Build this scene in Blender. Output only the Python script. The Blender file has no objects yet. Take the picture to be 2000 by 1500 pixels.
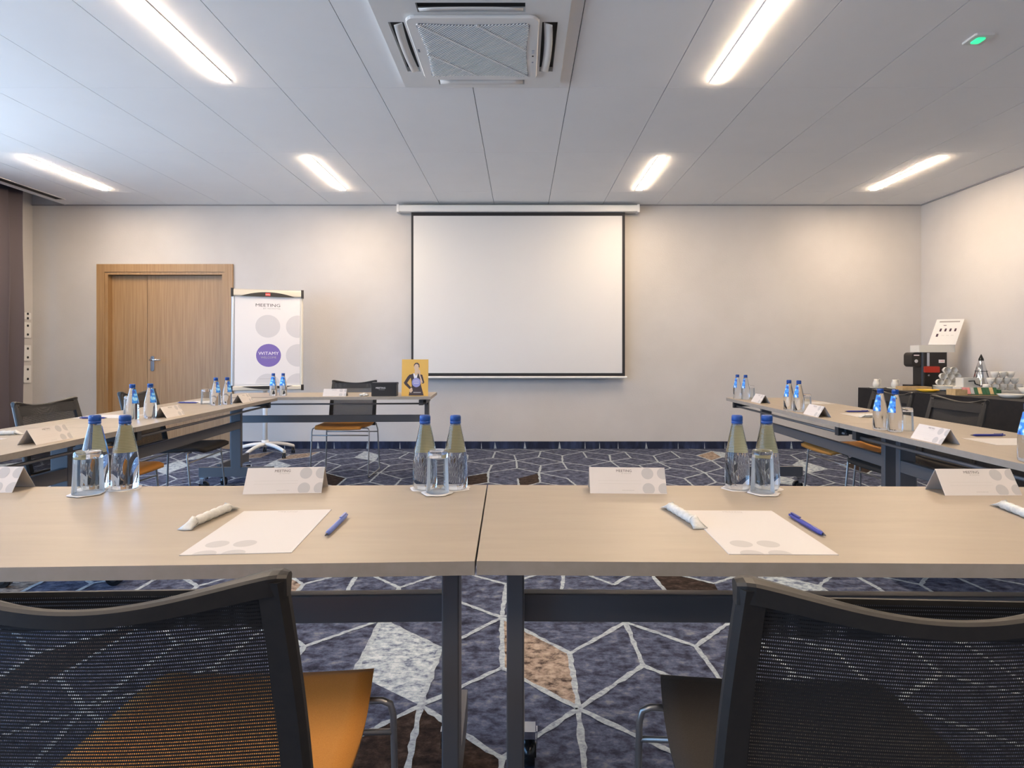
import bpy, math, random
from mathutils import Vector, Matrix
random.seed(7)
R = math.radians
PI = math.pi
scene = bpy.context.scene
C = scene.collection

# ------------------------------------------------------------------ camera
F = 1165.0; CX, CY = 1018.0, 692.0; CAMZ = 1.085
cam_d = bpy.data.cameras.new('camera'); cam = bpy.data.objects.new('camera', cam_d); C.objects.link(cam)
cam.location = (0, 0, CAMZ); cam.rotation_euler = (R(90), 0, 0)
cam_d.sensor_width = 36; cam_d.lens = F/2000*36
cam_d.shift_x = -(CX-1000)/2000; cam_d.shift_y = -(750-CY)/2000
cam_d.clip_start = 0.05; cam_d.clip_end = 60
scene.camera = cam

# ------------------------------------------------------------------ world, exposure
LAMP = 125.0; SKY = 6.2
w = bpy.data.worlds.new('sky'); scene.world = w; w.use_nodes = True
bg = w.node_tree.nodes['Background']
bg.inputs[1].default_value = SKY
wn, wl = w.node_tree.nodes, w.node_tree.links
wt = wn.new('ShaderNodeTexCoord'); ws = wn.new('ShaderNodeSeparateXYZ'); wr = wn.new('ShaderNodeValToRGB')
wr.color_ramp.elements[0].position = 0.42; wr.color_ramp.elements[0].color = (.60, .72, .86, 1)
wr.color_ramp.elements[1].position = 0.56; wr.color_ramp.elements[1].color = (.26, .58, 1.08, 1)
wa = wn.new('ShaderNodeMath'); wa.operation = 'MULTIPLY_ADD'; wa.inputs[1].default_value = .5; wa.inputs[2].default_value = .5
wl.new(wt.outputs['Generated'], ws.inputs[0]); wl.new(ws.outputs['Z'], wa.inputs[0]); wl.new(wa.outputs[0], wr.inputs[0]); wl.new(wr.outputs[0], bg.inputs[0])
vs = scene.view_settings
vs.view_transform = 'Standard'; vs.look = 'None'; vs.gamma = 1.0; vs.use_curve_mapping = False
vs.exposure = 0.53
try:
    scene.cycles.use_denoising = True
    scene.cycles.max_bounces = 12; scene.cycles.transparent_max_bounces = 24
    scene.cycles.transmission_bounces = 10
    scene.cycles.sample_clamp_indirect = 6.0
except Exception: pass

# ------------------------------------------------------------------ materials
def mat(name, col, rough=0.5, metal=0.0, spec=None, trans=0.0, ior=None, coat=0.0, emit=None, es=0.0):
    m = bpy.data.materials.new(name); m.use_nodes = True
    b = m.node_tree.nodes['Principled BSDF']
    b.inputs['Base Color'].default_value = (*col, 1)
    b.inputs['Roughness'].default_value = rough
    b.inputs['Metallic'].default_value = metal
    if spec is not None: b.inputs['Specular IOR Level'].default_value = spec
    b.inputs['Transmission Weight'].default_value = trans
    if ior: b.inputs['IOR'].default_value = ior
    b.inputs['Coat Weight'].default_value = coat
    if emit: b.inputs['Emission Color'].default_value = (*emit, 1); b.inputs['Emission Strength'].default_value = es
    return m
def nodes(m): return m.node_tree.nodes, m.node_tree.links, m.node_tree.nodes['Principled BSDF']
def noisy(m, c1, c2, scale, detail=3, stretch=(1, 1, 1), lo=0.35, hi=0.65, bump=0.0, rough_n=0.6, bscale=None):
    n, l, b = nodes(m)
    tc = n.new('ShaderNodeTexCoord'); mp = n.new('ShaderNodeMapping'); mp.inputs['Scale'].default_value = stretch
    nz = n.new('ShaderNodeTexNoise'); nz.inputs['Scale'].default_value = scale; nz.inputs['Detail'].default_value = detail
    nz.inputs['Roughness'].default_value = rough_n
    cr = n.new('ShaderNodeValToRGB'); cr.color_ramp.elements[0].position = lo; cr.color_ramp.elements[1].position = hi
    cr.color_ramp.elements[0].color = (*c1, 1); cr.color_ramp.elements[1].color = (*c2, 1)
    l.new(tc.outputs['Object'], mp.inputs[0]); l.new(mp.outputs[0], nz.inputs['Vector'])
    l.new(nz.outputs['Fac'], cr.inputs[0]); l.new(cr.outputs[0], b.inputs['Base Color'])
    if bump:
        bp = n.new('ShaderNodeBump'); bp.inputs['Strength'].default_value = bump; bp.inputs['Distance'].default_value = 0.004
        src = nz
        if bscale:
            src = n.new('ShaderNodeTexNoise'); src.inputs['Scale'].default_value = bscale; src.inputs['Detail'].default_value = 4
            l.new(tc.outputs['Object'], src.inputs['Vector'])
        l.new(src.outputs['Fac'], bp.inputs['Height']); l.new(bp.outputs[0], b.inputs['Normal'])
    return m
M = {}
M['wall'] = noisy(mat('wall_paint', (.70, .67, .66), .85), (.52, .495, .475), (.555, .53, .51), 1.6, bump=.25, bscale=70)
M['ceiling'] = noisy(mat('ceiling_board', (.7, .7, .7), .8), (.89, .885, .88), (.91, .905, .90), 2.0)
M['joint'] = mat('ceiling_joint', (.035, .035, .035), .9)
M['joint_soft'] = mat('ceiling_cross_joint', (.30, .29, .29), .9)
M['lamp'] = mat('led_diffuser', (1, 1, 1), .5, emit=(1.0, .775, .55), es=LAMP)
M['lamp_frame'] = mat('led_frame', (.75, .73, .7), .5)
M['white'] = mat('white_plastic', (.72, .71, .69), .4)
M['acwhite'] = mat('air_conditioner_plastic', (.76, .75, .73), .38)
M['acgrey'] = mat('air_conditioner_grey_blue', (.24, .27, .32), .6)  # grey-blue plastic of the grille backing, badge and one indicator
M['dark'] = mat('dark_cavity', (.012, .011, .011), .7)
M['black'] = mat('black_plastic', (.014, .012, .011), .42)
M['blackgloss'] = mat('black_gloss', (.012, .012, .012), .2)
M['chair_frame'] = noisy(mat('chair_black', (.012, .011, .010), .50), (.012, .0105, .009), (.017, .0145, .012), 60)
M['top'] = noisy(mat('table_laminate', (.62, .55, .46), .42, spec=.34), (.315, .265, .205), (.345, .29, .225), 5, stretch=(1, 6, 1), lo=.3, hi=.7)
M['edge'] = noisy(mat('table_edge_band', (.36, .33, .30), .5), (.29, .255, .215), (.32, .28, .24), 30)
M['steel'] = mat('grey_powder_coated_steel', (.115, .112, .116), .42, metal=.2)
M['darksteel'] = mat('dark_hinge', (.03, .03, .032), .5)
M['chrome'] = mat('chrome', (.75, .75, .76), .12, metal=1)
M['rod'] = mat('satin_chrome_rod', (.34, .33, .32), .35, metal=.9)
M['orange'] = noisy(mat('orange_upholstery', (.62, .27, .045), .85), (.47, .19, .032), (.56, .245, .045), 900, detail=2, bump=.2)
M['brown'] = noisy(mat('dark_brown_upholstery', (.03, .025, .022), .85), (.020, .016, .013), (.038, .031, .025), 500, detail=2, stretch=(1, 4, 1), bump=.3)
M['paper'] = mat('white_paper', (.55, .53, .52), .7)
M['card'] = mat('name_card', (.58, .545, .52), .65)
M['pagedot'] = mat('page_grey_print', (.57, .55, .555), .7)
M['page'] = mat('flip_chart_page', (.72, .69, .68), .7)
M['ink'] = mat('ink', (.06, .05, .05), .6)
M['inksoft'] = mat('grey_ink', (.35, .33, .32), .7)
M['dot'] = mat('grey_print', (.43, .415, .41), .7)
M['line'] = mat('faint_print', (.44, .40, .37), .7)
M['purple'] = mat('purple_print', (.17, .12, .38), .6)
M['whiteprint'] = mat('white_print', (.85, .82, .82), .6)
M['pen'] = mat('blue_pen_plastic', (.035, .045, .26), .3)
M['penlight'] = mat('light_blue_pen_plastic', (.10, .16, .48), .3)
M['pentip'] = mat('pen_tip', (.05, .05, .06), .3, metal=.6)
M['wrap'] = noisy(mat('white_wrapper', (.75, .75, .72), .5), (.50, .50, .47), (.62, .62, .59), 60, bump=.6)
M['glass'] = mat('clear_glass', (1, 1, 1), .0, trans=1, ior=1.45)
M['water'] = mat('water_filled_glass', (.97, .99, 1), .0, trans=1, ior=1.36)
def thin_glass():
    m = bpy.data.materials.new('thin_clear_glass'); m.use_nodes = True; n, l, b = nodes(m)
    tr = n.new('ShaderNodeBsdfTransparent'); tr.inputs[0].default_value = (.95, .96, .96, 1)
    gl = n.new('ShaderNodeBsdfGlossy'); gl.inputs['Roughness'].default_value = .02; gl.inputs[0].default_value = (.95, .95, .95, 1)
    df = n.new('ShaderNodeBsdfDiffuse'); df.inputs[0].default_value = (.8, .82, .84, 1); gm = n.new('ShaderNodeMixShader'); gm.inputs[0].default_value = .4  # white mixed into the grazing reflection paints the bright edges of the glass
    l.new(gl.outputs[0], gm.inputs[1]); l.new(df.outputs[0], gm.inputs[2])
    lw = n.new('ShaderNodeLayerWeight'); lw.inputs[0].default_value = .22
    mx = n.new('ShaderNodeMixShader'); l.new(lw.outputs['Fresnel'], mx.inputs[0]); l.new(tr.outputs[0], mx.inputs[1]); l.new(gm.outputs[0], mx.inputs[2])
    l.new(mx.outputs[0], n['Material Output'].inputs['Surface']); return m
M['thinglass'] = thin_glass()
M['cap'] = mat('blue_cap', (.0, .050, .26), .4)
M['napkin'] = noisy(mat('paper_coaster', (.84, .80, .78), .8), (.58, .55, .53), (.66, .63, .61), 60, bump=.4)
M['navy'] = noisy(mat('navy_carpet_skirting', (.01, .015, .05), .9), (.006, .010, .032), (.03, .05, .12), 9, stretch=(1, 1, .3), lo=.45, hi=.8)
M['curtain'] = mat('plum_grey_curtain', (.10, .082, .092), .8)
M['cloth'] = noisy(mat('black_tablecloth', (.008, .007, .007), .8), (.006, .005, .006), (.011, .009, .009), 20)
M['china'] = mat('white_china', (.70, .68, .62), .25)
M['screen'] = mat('screen_fabric', (.64, .63, .62), .8)
M['screenborder'] = mat('screen_black_border', (.01, .01, .012), .7)
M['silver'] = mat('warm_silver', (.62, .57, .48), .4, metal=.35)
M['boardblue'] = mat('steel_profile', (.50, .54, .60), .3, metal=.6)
M['red'] = mat('red_plastic', (.62, .03, .03), .4)
M['redm'] = mat('dark_red_plastic', (.40, .03, .015), .3)
M['gold'] = mat('gold_card', (.72, .43, .09), .5)
M['skin'] = mat('printed_skin', (.66, .48, .33), .6)
M['suit'] = mat('printed_suit', (.045, .03, .035), .6)
M['lilac'] = mat('printed_lilac', (.30, .30, .58), .6)
M['greenlight'] = mat('green_led', (.02, .6, .25), .4, emit=(.02, .8, .28), es=1.0)
M['wood'] = noisy(mat('pale_wood', (.6, .42, .2), .5), (.50, .34, .16), (.68, .48, .24), 14, stretch=(1, 8, 1))
M['yellow'] = mat('yellow_dish', (.85, .50, .04), .4)
M['teagreen'] = mat('green_sachet', (.02, .10, .04), .4)
M['pink'] = mat('pink_sachet', (.62, .25, .24), .5)
M['silverfoil'] = mat('foil', (.6, .62, .6), .25, metal=.7)
M['navycard'] = mat('dark_print', (.05, .02, .04), .6)

# door oak
def oak():
    m = mat('oak_veneer', (.5, .31, .14), .45); n, l, b = nodes(m)
    tc = n.new('ShaderNodeTexCoord'); mp = n.new('ShaderNodeMapping'); mp.inputs['Scale'].default_value = (26, 26, .9)
    nz = n.new('ShaderNodeTexNoise'); nz.inputs['Scale'].default_value = 2.2; nz.inputs['Detail'].default_value = 7
    cr = n.new('ShaderNodeValToRGB'); cr.color_ramp.elements[0].position = .3; cr.color_ramp.elements[1].position = .72
    cr.color_ramp.elements[0].color = (.29, .165, .068, 1); cr.color_ramp.elements[1].color = (.40, .245, .115, 1)
    l.new(tc.outputs['Object'], mp.inputs[0]); l.new(mp.outputs[0], nz.inputs['Vector']); l.new(nz.outputs['Fac'], cr.inputs[0])
    l.new(cr.outputs[0], b.inputs['Base Color']); return m
M['oak'] = oak()

# carpet
def carpet(name, stops, scale=26, line=False):
    m = mat(name, (.1, .1, .1), .95, spec=.1); n, l, b = nodes(m)
    tc = n.new('ShaderNodeTexCoord'); mp = n.new('ShaderNodeMapping'); mp.inputs['Scale'].default_value = (.8, 1.15, 1)
    nz = n.new('ShaderNodeTexNoise'); nz.inputs['Scale'].default_value = scale; nz.inputs['Detail'].default_value = 5; nz.inputs['Roughness'].default_value = .68
    cr = n.new('ShaderNodeValToRGB'); e = cr.color_ramp.elements
    e[0].position, e[0].color = stops[0][0], (*stops[0][1], 1); e[1].position, e[1].color = stops[-1][0], (*stops[-1][1], 1)
    for p, c in stops[1:-1]:
        x = e.new(p); x.color = (*c, 1)
    l.new(tc.outputs['Object'], mp.inputs[0]); l.new(mp.outputs[0], nz.inputs['Vector']); l.new(nz.outputs['Fac'], cr.inputs[0])
    l.new(cr.outputs[0], b.inputs['Base Color'])
    bp = n.new('ShaderNodeBump'); bp.inputs['Strength'].default_value = .5; bp.inputs['Distance'].default_value = .004
    n2 = n.new('ShaderNodeTexNoise'); n2.inputs['Scale'].default_value = 160; l.new(tc.outputs['Object'], n2.inputs['Vector'])
    l.new(n2.outputs['Fac'], bp.inputs['Height']); l.new(bp.outputs[0], b.inputs['Normal'])
    return m
M['c_base'] = carpet('carpet_blue_grey', [(.32, (.014, .015, .028)), (.45, (.044, .050, .082)), (.56, (.085, .102, .160)), (.68, (.17, .175, .20))], 20)
M['c_dark'] = carpet('carpet_brown_black', [(.32, (.008, .006, .006)), (.52, (.030, .020, .017)), (.72, (.075, .055, .045))])
M['c_tan'] = carpet('carpet_tan', [(.36, (.05, .035, .03)), (.50, (.26, .20, .16)), (.66, (.42, .34, .27))], 30)
M['c_light'] = carpet('carpet_pale_blue', [(.36, (.10, .12, .18)), (.48, (.30, .35, .40)), (.62, (.50, .55, .57))], 30)
M['c_line'] = carpet('carpet_line', [(.30, (.14, .16, .21)), (.45, (.29, .33, .37)), (.65, (.42, .47, .50))], 60)

# see-through chair mesh: real slits between the threads
def mesh_fabric():
    m = bpy.data.materials.new('chair_mesh_fabric'); m.use_nodes = True; n, l, b = nodes(m)
    b.inputs['Base Color'].default_value = (.011, .010, .010, 1); b.inputs['Roughness'].default_value = .6
    tc = n.new('ShaderNodeTexCoord'); sp = n.new('ShaderNodeSeparateXYZ'); l.new(tc.outputs['Object'], sp.inputs[0])
    def M_(op, a, bb=None):
        q = n.new('ShaderNodeMath'); q.operation = op
        for i, v in enumerate((a, bb)):
            if v is None: continue
            if isinstance(v, (int, float)): q.inputs[i].default_value = v
            else: l.new(v, q.inputs[i])
        return q.outputs[0]
    row = M_('LESS_THAN', M_('FRACT', M_('DIVIDE', sp.outputs['Z'], .0048)), .36)
    colm = M_('LESS_THAN', M_('FRACT', M_('ADD', M_('DIVIDE', sp.outputs['X'], .0022), 100)), .50)
    op = M_('MULTIPLY', row, colm)
    tr = n.new('ShaderNodeBsdfTransparent'); mx = n.new('ShaderNodeMixShader')
    l.new(op, mx.inputs[0]); l.new(b.outputs[0], mx.inputs[1]); l.new(tr.outputs[0], mx.inputs[2])
    l.new(mx.outputs[0], n['Material Output'].inputs['Surface']); return m
M['mesh'] = mesh_fabric()

# bottle label: blue and white front, olive printed back
def label_front():
    m = mat('label_front', (.1, .3, .8), .4); n, l, b = nodes(m)
    tc = n.new('ShaderNodeTexCoord'); nz = n.new('ShaderNodeTexNoise'); nz.inputs['Scale'].default_value = 42; nz.inputs['Detail'].default_value = 1
    cr = n.new('ShaderNodeValToRGB'); e = cr.color_ramp.elements; cr.color_ramp.interpolation = 'CONSTANT'
    e[0].position, e[0].color = 0, (.02, .08, .42, 1); e[1].position, e[1].color = .44, (.03, .25, .75, 1)
    x = e.new(.55); x.color = (.25, .6, .9, 1); x = e.new(.66); x.color = (.8, .88, .92, 1)
    l.new(tc.outputs['Object'], nz.inputs['Vector']); l.new(nz.outputs['Fac'], cr.inputs[0]); l.new(cr.outputs[0], b.inputs['Base Color']); return m
def label_back():
    m = mat('label_back', (.3, .27, .12), .6); n, l, b = nodes(m)
    tc = n.new('ShaderNodeTexCoord'); sp = n.new('ShaderNodeSeparateXYZ'); l.new(tc.outputs['Object'], sp.inputs[0])
    a = n.new('ShaderNodeMath'); a.operation = 'DIVIDE'; a.inputs[1].default_value = .0042; l.new(sp.outputs['Z'], a.inputs[0])
    f = n.new('ShaderNodeMath'); f.operation = 'FRACT'; l.new(a.outputs[0], f.inputs[0])
    g = n.new('ShaderNodeMath'); g.operation = 'LESS_THAN'; g.inputs[1].default_value = .38; l.new(f.outputs[0], g.inputs[0])
    mx = n.new('ShaderNodeMix'); mx.data_type = 'RGBA'; l.new(g.outputs[0], mx.inputs[0])
    mx.inputs[6].default_value = (.78, .70, .40, 1); mx.inputs[7].default_value = (.48, .43, .22, 1)
    l.new(mx.outputs[2], b.inputs['Base Color']); return m
M['lab_f'] = label_front(); M['lab_b'] = label_back()

# ------------------------------------------------------------------ mesh helpers
class MB:
    def __init__(s): s.v = []; s.f = []; s.mi = []; s.sm = []; s.mats = []
    def _m(s, m):
        m = M[m] if isinstance(m, str) else m
        if m not in s.mats: s.mats.append(m)
        return s.mats.index(m)
    def add(s, vs, fs, m, smooth=False, tf=None):
        k = s._m(m); o = len(s.v)
        for p in vs:
            p = Vector(p)
            if tf is not None: p = tf @ p
            s.v.append(p)
        for f in fs:
            s.f.append(tuple(i+o for i in f)); s.mi.append(k); s.sm.append(smooth)
        return s
    def box(s, a, b, m, tf=None):
        x0, y0, z0 = a; x1, y1, z1 = b
        vs = [(x0, y0, z0), (x1, y0, z0), (x1, y1, z0), (x0, y1, z0), (x0, y0, z1), (x1, y0, z1), (x1, y1, z1), (x0, y1, z1)]
        return s.add(vs, [(3, 2, 1, 0), (4, 5, 6, 7), (0, 1, 5, 4), (1, 2, 6, 5), (2, 3, 7, 6), (3, 0, 4, 7)], m, tf=tf)
    def rbox(s, a, b, r, m, axis='z', seg=4, tf=None, bev=0.0):
        # box with rounded vertical (axis) edges and optional bevelled rims
        ax = {'x': 0, 'y': 1, 'z': 2}[axis]; o = [i for i in range(3) if i != ax]
        u0, u1 = a[o[0]], b[o[0]]; w0, w1 = a[o[1]], b[o[1]]; h0, h1 = a[ax], b[ax]
        def ring(ins):
            rr = max(r-ins, 1e-4); pts = []
            for cx, cy, st in ((u1-ins-rr, w1-ins-rr, 0), (u0+ins+rr, w1-ins-rr, 90), (u0+ins+rr, w0+ins+rr, 180), (u1-ins-rr, w0+ins+rr, 270)):
                for k in range(seg+1):
                    t = R(st+90*k/seg); pts.append((cx+rr*math.cos(t), cy+rr*math.sin(t)))
            return pts
        lv = [(h0, bev), (h0+bev, 0), (h1-bev, 0), (h1, bev)] if bev else [(h0, 0), (h1, 0)]
        secs = []
        for h, ins in lv:
            sec = []
            for u, w_ in ring(ins):
                p = [0, 0, 0]; p[o[0]] = u; p[o[1]] = w_; p[ax] = h; sec.append(p)
            secs.append(sec)
        return s.loft(secs, m, smooth=False, tf=tf)
    def loft(s, secs, m, smooth=True, caps=True, tf=None, closed=True):
        n = len(secs[0]); vs = [p for sec in secs for p in sec]; fs = []
        for i in range(len(secs)-1):
            for j in range(n if closed else n-1):
                a = i*n+j; b = i*n+(j+1) % n; fs.append((a, b, b+n, a+n))
        s.add(vs, fs, m, smooth, tf)
        if caps and closed:
            o = len(s.v)-len(vs); k = s._m(m)
            s.f.append(tuple(o+i for i in range(n-1, -1, -1))); s.mi.append(k); s.sm.append(False)
            s.f.append(tuple(o+len(vs)-n+i for i in range(n))); s.mi.append(k); s.sm.append(False)
        return s
    def lathe(s, prof, m, seg=32, tf=None, smooth=True, a0=0, a1=360):
        full = abs(a1-a0) >= 360; cols = seg if full else seg+1; vs = []; fs = []
        for r, z in prof:
            for j in range(cols):
                t = R(a0+(a1-a0)*j/seg); vs.append((r*math.cos(t), r*math.sin(t), z))
        for i in range(len(prof)-1):
            for j in range(seg):
                a = i*cols+j; b = i*cols+(j+1) % cols; fs.append((a, b, b+cols, a+cols))
        return s.add(vs, fs, m, smooth, tf)
    def cyl(s, p, q, r, m, seg=14, r2=None, tf=None, smooth=True): return s.tube([p, q], [r, r if r2 is None else r2], m, seg, tf, smooth)
    def tube(s, pts, r, m, seg=10, tf=None, smooth=True):
        pts = [Vector(p) for p in pts]; n = len(pts); rs = r if isinstance(r, (list, tuple)) else [r]*n; secs = []; prev = None
        for i, p in enumerate(pts):
            if i == 0: d = pts[1]-p
            elif i == n-1: d = p-pts[i-1]
            else: d = (pts[i+1]-p).normalized()+(p-pts[i-1]).normalized()
            d.normalize()
            if prev is None:
                up = Vector((0, 0, 1)) if abs(d.z) < .9 else Vector((1, 0, 0)); x = d.cross(up).normalized()
            else: x = (prev-d*prev.dot(d)).normalized()
            y = d.cross(x); prev = x
            secs.append([p+(x*math.cos(2*PI*k/seg)+y*math.sin(2*PI*k/seg))*rs[i] for k in range(seg)])
        return s.loft(secs, m, smooth, True, tf)
    def sphere(s, c, r, m, seg=16, rings=8, tf=None, sc=(1, 1, 1)):
        prof = [(max(1e-4, r*math.sin(PI*i/rings)), -r*math.cos(PI*i/rings)) for i in range(rings+1)]
        t = Matrix.Translation(c) @ Matrix.Diagonal((*sc, 1))
        return s.lathe(prof, m, seg, tf=(tf @ t) if tf is not None else t)
    def poly(s, pts, m, tf=None): return s.add(pts, [tuple(range(len(pts)))], m, tf=tf)
    def disc(s, cx, cy, r, m, tf=None, z=0.0, lim=None, n=32, ry=None):
        pts = []
        for k in range(n):
            x = cx+r*math.cos(2*PI*k/n); y = cy+(ry or r)*math.sin(2*PI*k/n)
            if lim: x = min(max(x, lim[0]), lim[1]); y = min(max(y, lim[2]), lim[3])
            pts.append((x, y, z))
        return s.poly(pts, m, tf)
    def text(s, st, size, m, x=0, y=0, z=0, tf=None, sx=1.0, align='CENTER', bold=0.0):
        vs, fs = text_geo(st, align, bold)
        return s.add([(v[0]*size*sx+x, v[1]*size+y, z) for v in vs], fs, m, tf=tf)
    def mesh(s, name):
        me = bpy.data.meshes.new(name); me.from_pydata([tuple(v) for v in s.v], [], s.f)
        for m in s.mats: me.materials.append(m)
        me.polygons.foreach_set('material_index', s.mi); me.polygons.foreach_set('use_smooth', s.sm)
        me.update(); return me
    def build(s, name, parent=None, loc=None, rz=0.0):
        o = bpy.data.objects.new(name, s.mesh(name)); C.objects.link(o)
        if parent is not None: o.parent = parent
        if loc is not None: o.location = loc
        o.rotation_euler = (0, 0, rz); return o
_tc = {}
def text_geo(st, align='CENTER', bold=0.0):
    k = (st, align, bold)
    if k in _tc: return _tc[k]
    cu = bpy.data.curves.new('t', 'FONT'); cu.body = st; cu.size = 1; cu.align_x = align; cu.align_y = 'CENTER'; cu.resolution_u = 2; cu.offset = bold
    ob = bpy.data.objects.new('t', cu); C.objects.link(ob)
    dg = bpy.context.evaluated_depsgraph_get(); me = bpy.data.meshes.new_from_object(ob.evaluated_get(dg))
    _tc[k] = ([tuple(v.co) for v in me.vertices], [tuple(p.vertices) for p in me.polygons])
    bpy.data.objects.remove(ob); bpy.data.curves.remove(cu); bpy.data.meshes.remove(me)
    return _tc[k]
def tag(o, label=None, cat=None, group=None, kind=None):
    if label: o['label'] = label
    if cat: o['category'] = cat
    if group: o['group'] = group
    if kind: o['kind'] = kind
    return o
def thing(name, label, cat, loc=(0, 0, 0), rz=0.0, group=None):
    o = bpy.data.objects.new(name, None); C.objects.link(o); o.empty_display_size = .1
    o.location = loc; o.rotation_euler = (0, 0, rz); return tag(o, label, cat, group)
def struct(name, b, label=None): return tag(b.build(name), label, None, None, 'structure')
def dup(root, loc, rz=0.0, label=None, group=None):
    r = root.copy(); C.objects.link(r); r.location = loc; r.rotation_euler = (0, 0, rz)
    if label: r['label'] = label
    if group: r['group'] = group
    for ch in list(root.children):
        c = ch.copy(); C.objects.link(c); c.parent = r
        for g in ch.children:
            d = g.copy(); C.objects.link(d); d.parent = c
    return r
def T(x=0, y=0, z=0, rz=0, rx=0, ry=0):
    return Matrix.Translation((x, y, z)) @ Matrix.Rotation(R(rz), 4, 'Z') @ Matrix.Rotation(R(ry), 4, 'Y') @ Matrix.Rotation(R(rx), 4, 'X')

# ------------------------------------------------------------------ room shell
ZC = 2.805; YW = 6.86; XR = 4.60; XL = -5.62; YN = -3.6; PK = -5.22
# carpet: rhombille pattern laid as faces and line strips in one mesh
def build_floor():
    b = MB(); b.box((XL-.2, YN-.2, -.12), (XR+.2, YW+.2, 0), 'c_base')
    S0 = (.175, 1.824); A = (.488, 0); B = (.246, .602)
    rnd = random.Random(11)
    jit = {}
    fixed = {('c', 0, 0, 0): (.425, 2.079), ('c', 0, 0, 1): (.176, 2.16), ('s', 0, 0): S0, ('s', -1, 0): (-.31, 1.84), ('s', 0, 1): (.422, 2.412),
             ('s', -1, 1): (-.08, 2.454), ('s', -2, 1): (-.571, 2.4355), ('c', -1, 0, 0): (-.067, 2.062), ('c', -1, 0, 1): (-.296, 2.198)}
    def star(i, j):
        k = ('s', i, j)
        if k in fixed: return fixed[k]
        if k not in jit: jit[k] = (S0[0]+i*A[0]+j*B[0]+rnd.uniform(-.045, .045), S0[1]+j*B[1]+rnd.uniform(-.05, .05))
        return jit[k]
    def cen(i, j, t):
        k = ('c', i, j, t)
        if k in fixed: return fixed[k]
        if k not in jit:
            x = S0[0]+i*A[0]+j*B[0]; y = S0[1]+j*B[1]
            x, y = (x+.245, y+.22) if t == 0 else (x, y+.37)
            jit[k] = (x+rnd.uniform(-.03, .03), y+rnd.uniform(-.04, .04))
        return jit[k]
    inside = lambda p: XL+.02 < p[0] < XR-.02 and YN+.02 < p[1] < YW-.02
    zc = [0]
    def strip(p, q):
        zc[0] = (zc[0]+1) % 12; zz = .0016+.00006*zc[0]
        if not (inside(p) and inside(q)): return
        d = Vector((q[0]-p[0], q[1]-p[1])); 
        if d.length < 1e-4: return
        n = Vector((-d.y, d.x)).normalized()*.0105; k = 14; vs = []
        for i in range(k+1):
            t = i/k; c = Vector(p)+d*t+n*rnd.uniform(-.22, .22); wv = rnd.uniform(.62, 1.15)
            vs += [(c.x-n.x*wv, c.y-n.y*wv, zz), (c.x+n.x*wv, c.y+n.y*wv, zz)]
        b.add(vs, [(2*i, 2*i+2, 2*i+3, 2*i+1) for i in range(k)] if False else [(2*i+2, 2*i, 2*i+1, 2*i+3) for i in range(k)], 'c_line')
    for j in range(-10, 11):
        for i in range(-22, 20):
            S = star(i, j); Sx = star(i+1, j); Su = star(i, j+1); Sl = star(i-1, j+1)
            c0 = cen(i, j, 0); c1 = cen(i, j, 1); c1r = cen(i+1, j, 1); c0l = cen(i-1, j, 0); c1d = cen(i, j-1, 0)
            # spokes
            for c in (c0, c1):
                pass
            for p, q in ((S, c0), (Sx, c0), (Su, c0), (S, c1), (Sl, c1), (Su, c1)):
                if rnd.random() < .93: strip(p, q)
            cells = [(S, c1, Sl, c0l), (S, c0, Su, c1)]
            for n_, q in enumerate(cells):
                if not all(inside(p) for p in q): continue
                r = rnd.random(); m = None
                if (i, j, n_) == (-1, 0, 0): m = 'c_light'
                elif (i, j, n_) == (0, 0, 0): m = 'c_tan'
                elif (i, j, n_) in ((0, -1, 0), (-1, -1, 1)): m = 'c_dark'
                elif j in (0, -1) and abs(i) < 3: m = None
                elif r < .07: m = 'c_light'
                elif r < .11: m = 'c_tan'
                elif r < .17: m = 'c_dark'
                if m: b.poly([(p[0], p[1], .0010) for p in q], m)
    return struct('floor', b)
build_floor()

DX0, DX1, DZ = -4.78, -3.40, 2.03
b = MB(); b.box((XL-.2, YW, 0), (DX0, YW+.2, 3.1), 'wall').box((DX1, YW, 0), (XR+.2, YW+.2, 3.1), 'wall').box((DX0, YW, DZ), (DX1, YW+.2, 3.1), 'wall')
b.box((DX0-.02, YW+.2, 0), (DX1+.02, YW+.24, DZ+.02), 'dark'); struct('wall_far', b)
b = MB(); b.box((XR, YN-.2, 0), (XR+.2, YW, 3.1), 'wall'); struct('wall_right', b)
b = MB(); b.box((XL-.2, YN-.2, 0), (XR, YN, 3.1), 'wall'); struct('wall_near', b)
wins = [(-3.2, -.8), (-.4, 2.3), (2.7, 5.5)]
b = MB(); ys = [YN]+[v for w_ in wins for v in w_]+[YW]
for k in range(0, len(ys), 2): b.box((XL-.2, ys[k], 0), (XL, ys[k+1], 3.1), 'wall')
for y0, y1 in wins: b.box((XL-.2, y0, 0), (XL, y1, .12), 'wall').box((XL-.2, y0, 2.72), (XL, y1, 3.1), 'wall')
struct('wall_left', b)
for k, (y0, y1) in enumerate(wins):
    b = MB(); x0, x1 = XL-.14, XL-.08
    for a_, c_ in ((y0, y0+.06), (y1-.06, y1), ((y0+y1)/2-.04, (y0+y1)/2+.04)): b.box((x0, a_, .12), (x1, c_, 2.72), 'white')
    b.box((x0, y0+.06, .12), (x1, y1-.06, .19), 'white').box((x0, y0+.06, 2.65), (x1, y1-.06, 2.72), 'white')
    struct('window_%d' % (k+1), b)
    ld = bpy.data.lights.new('daylight_portal', 'AREA'); ld.shape = 'RECTANGLE'; ld.size = 2.6; ld.size_y = y1-y0
    lo = bpy.data.objects.new('daylight_portal', ld); C.objects.link(lo); lo.location = (XL-.06, (y0+y1)/2, 1.42)
    lo.rotation_euler = (0, R(-90), 0)
    ld.cycles.is_portal = True
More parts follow.
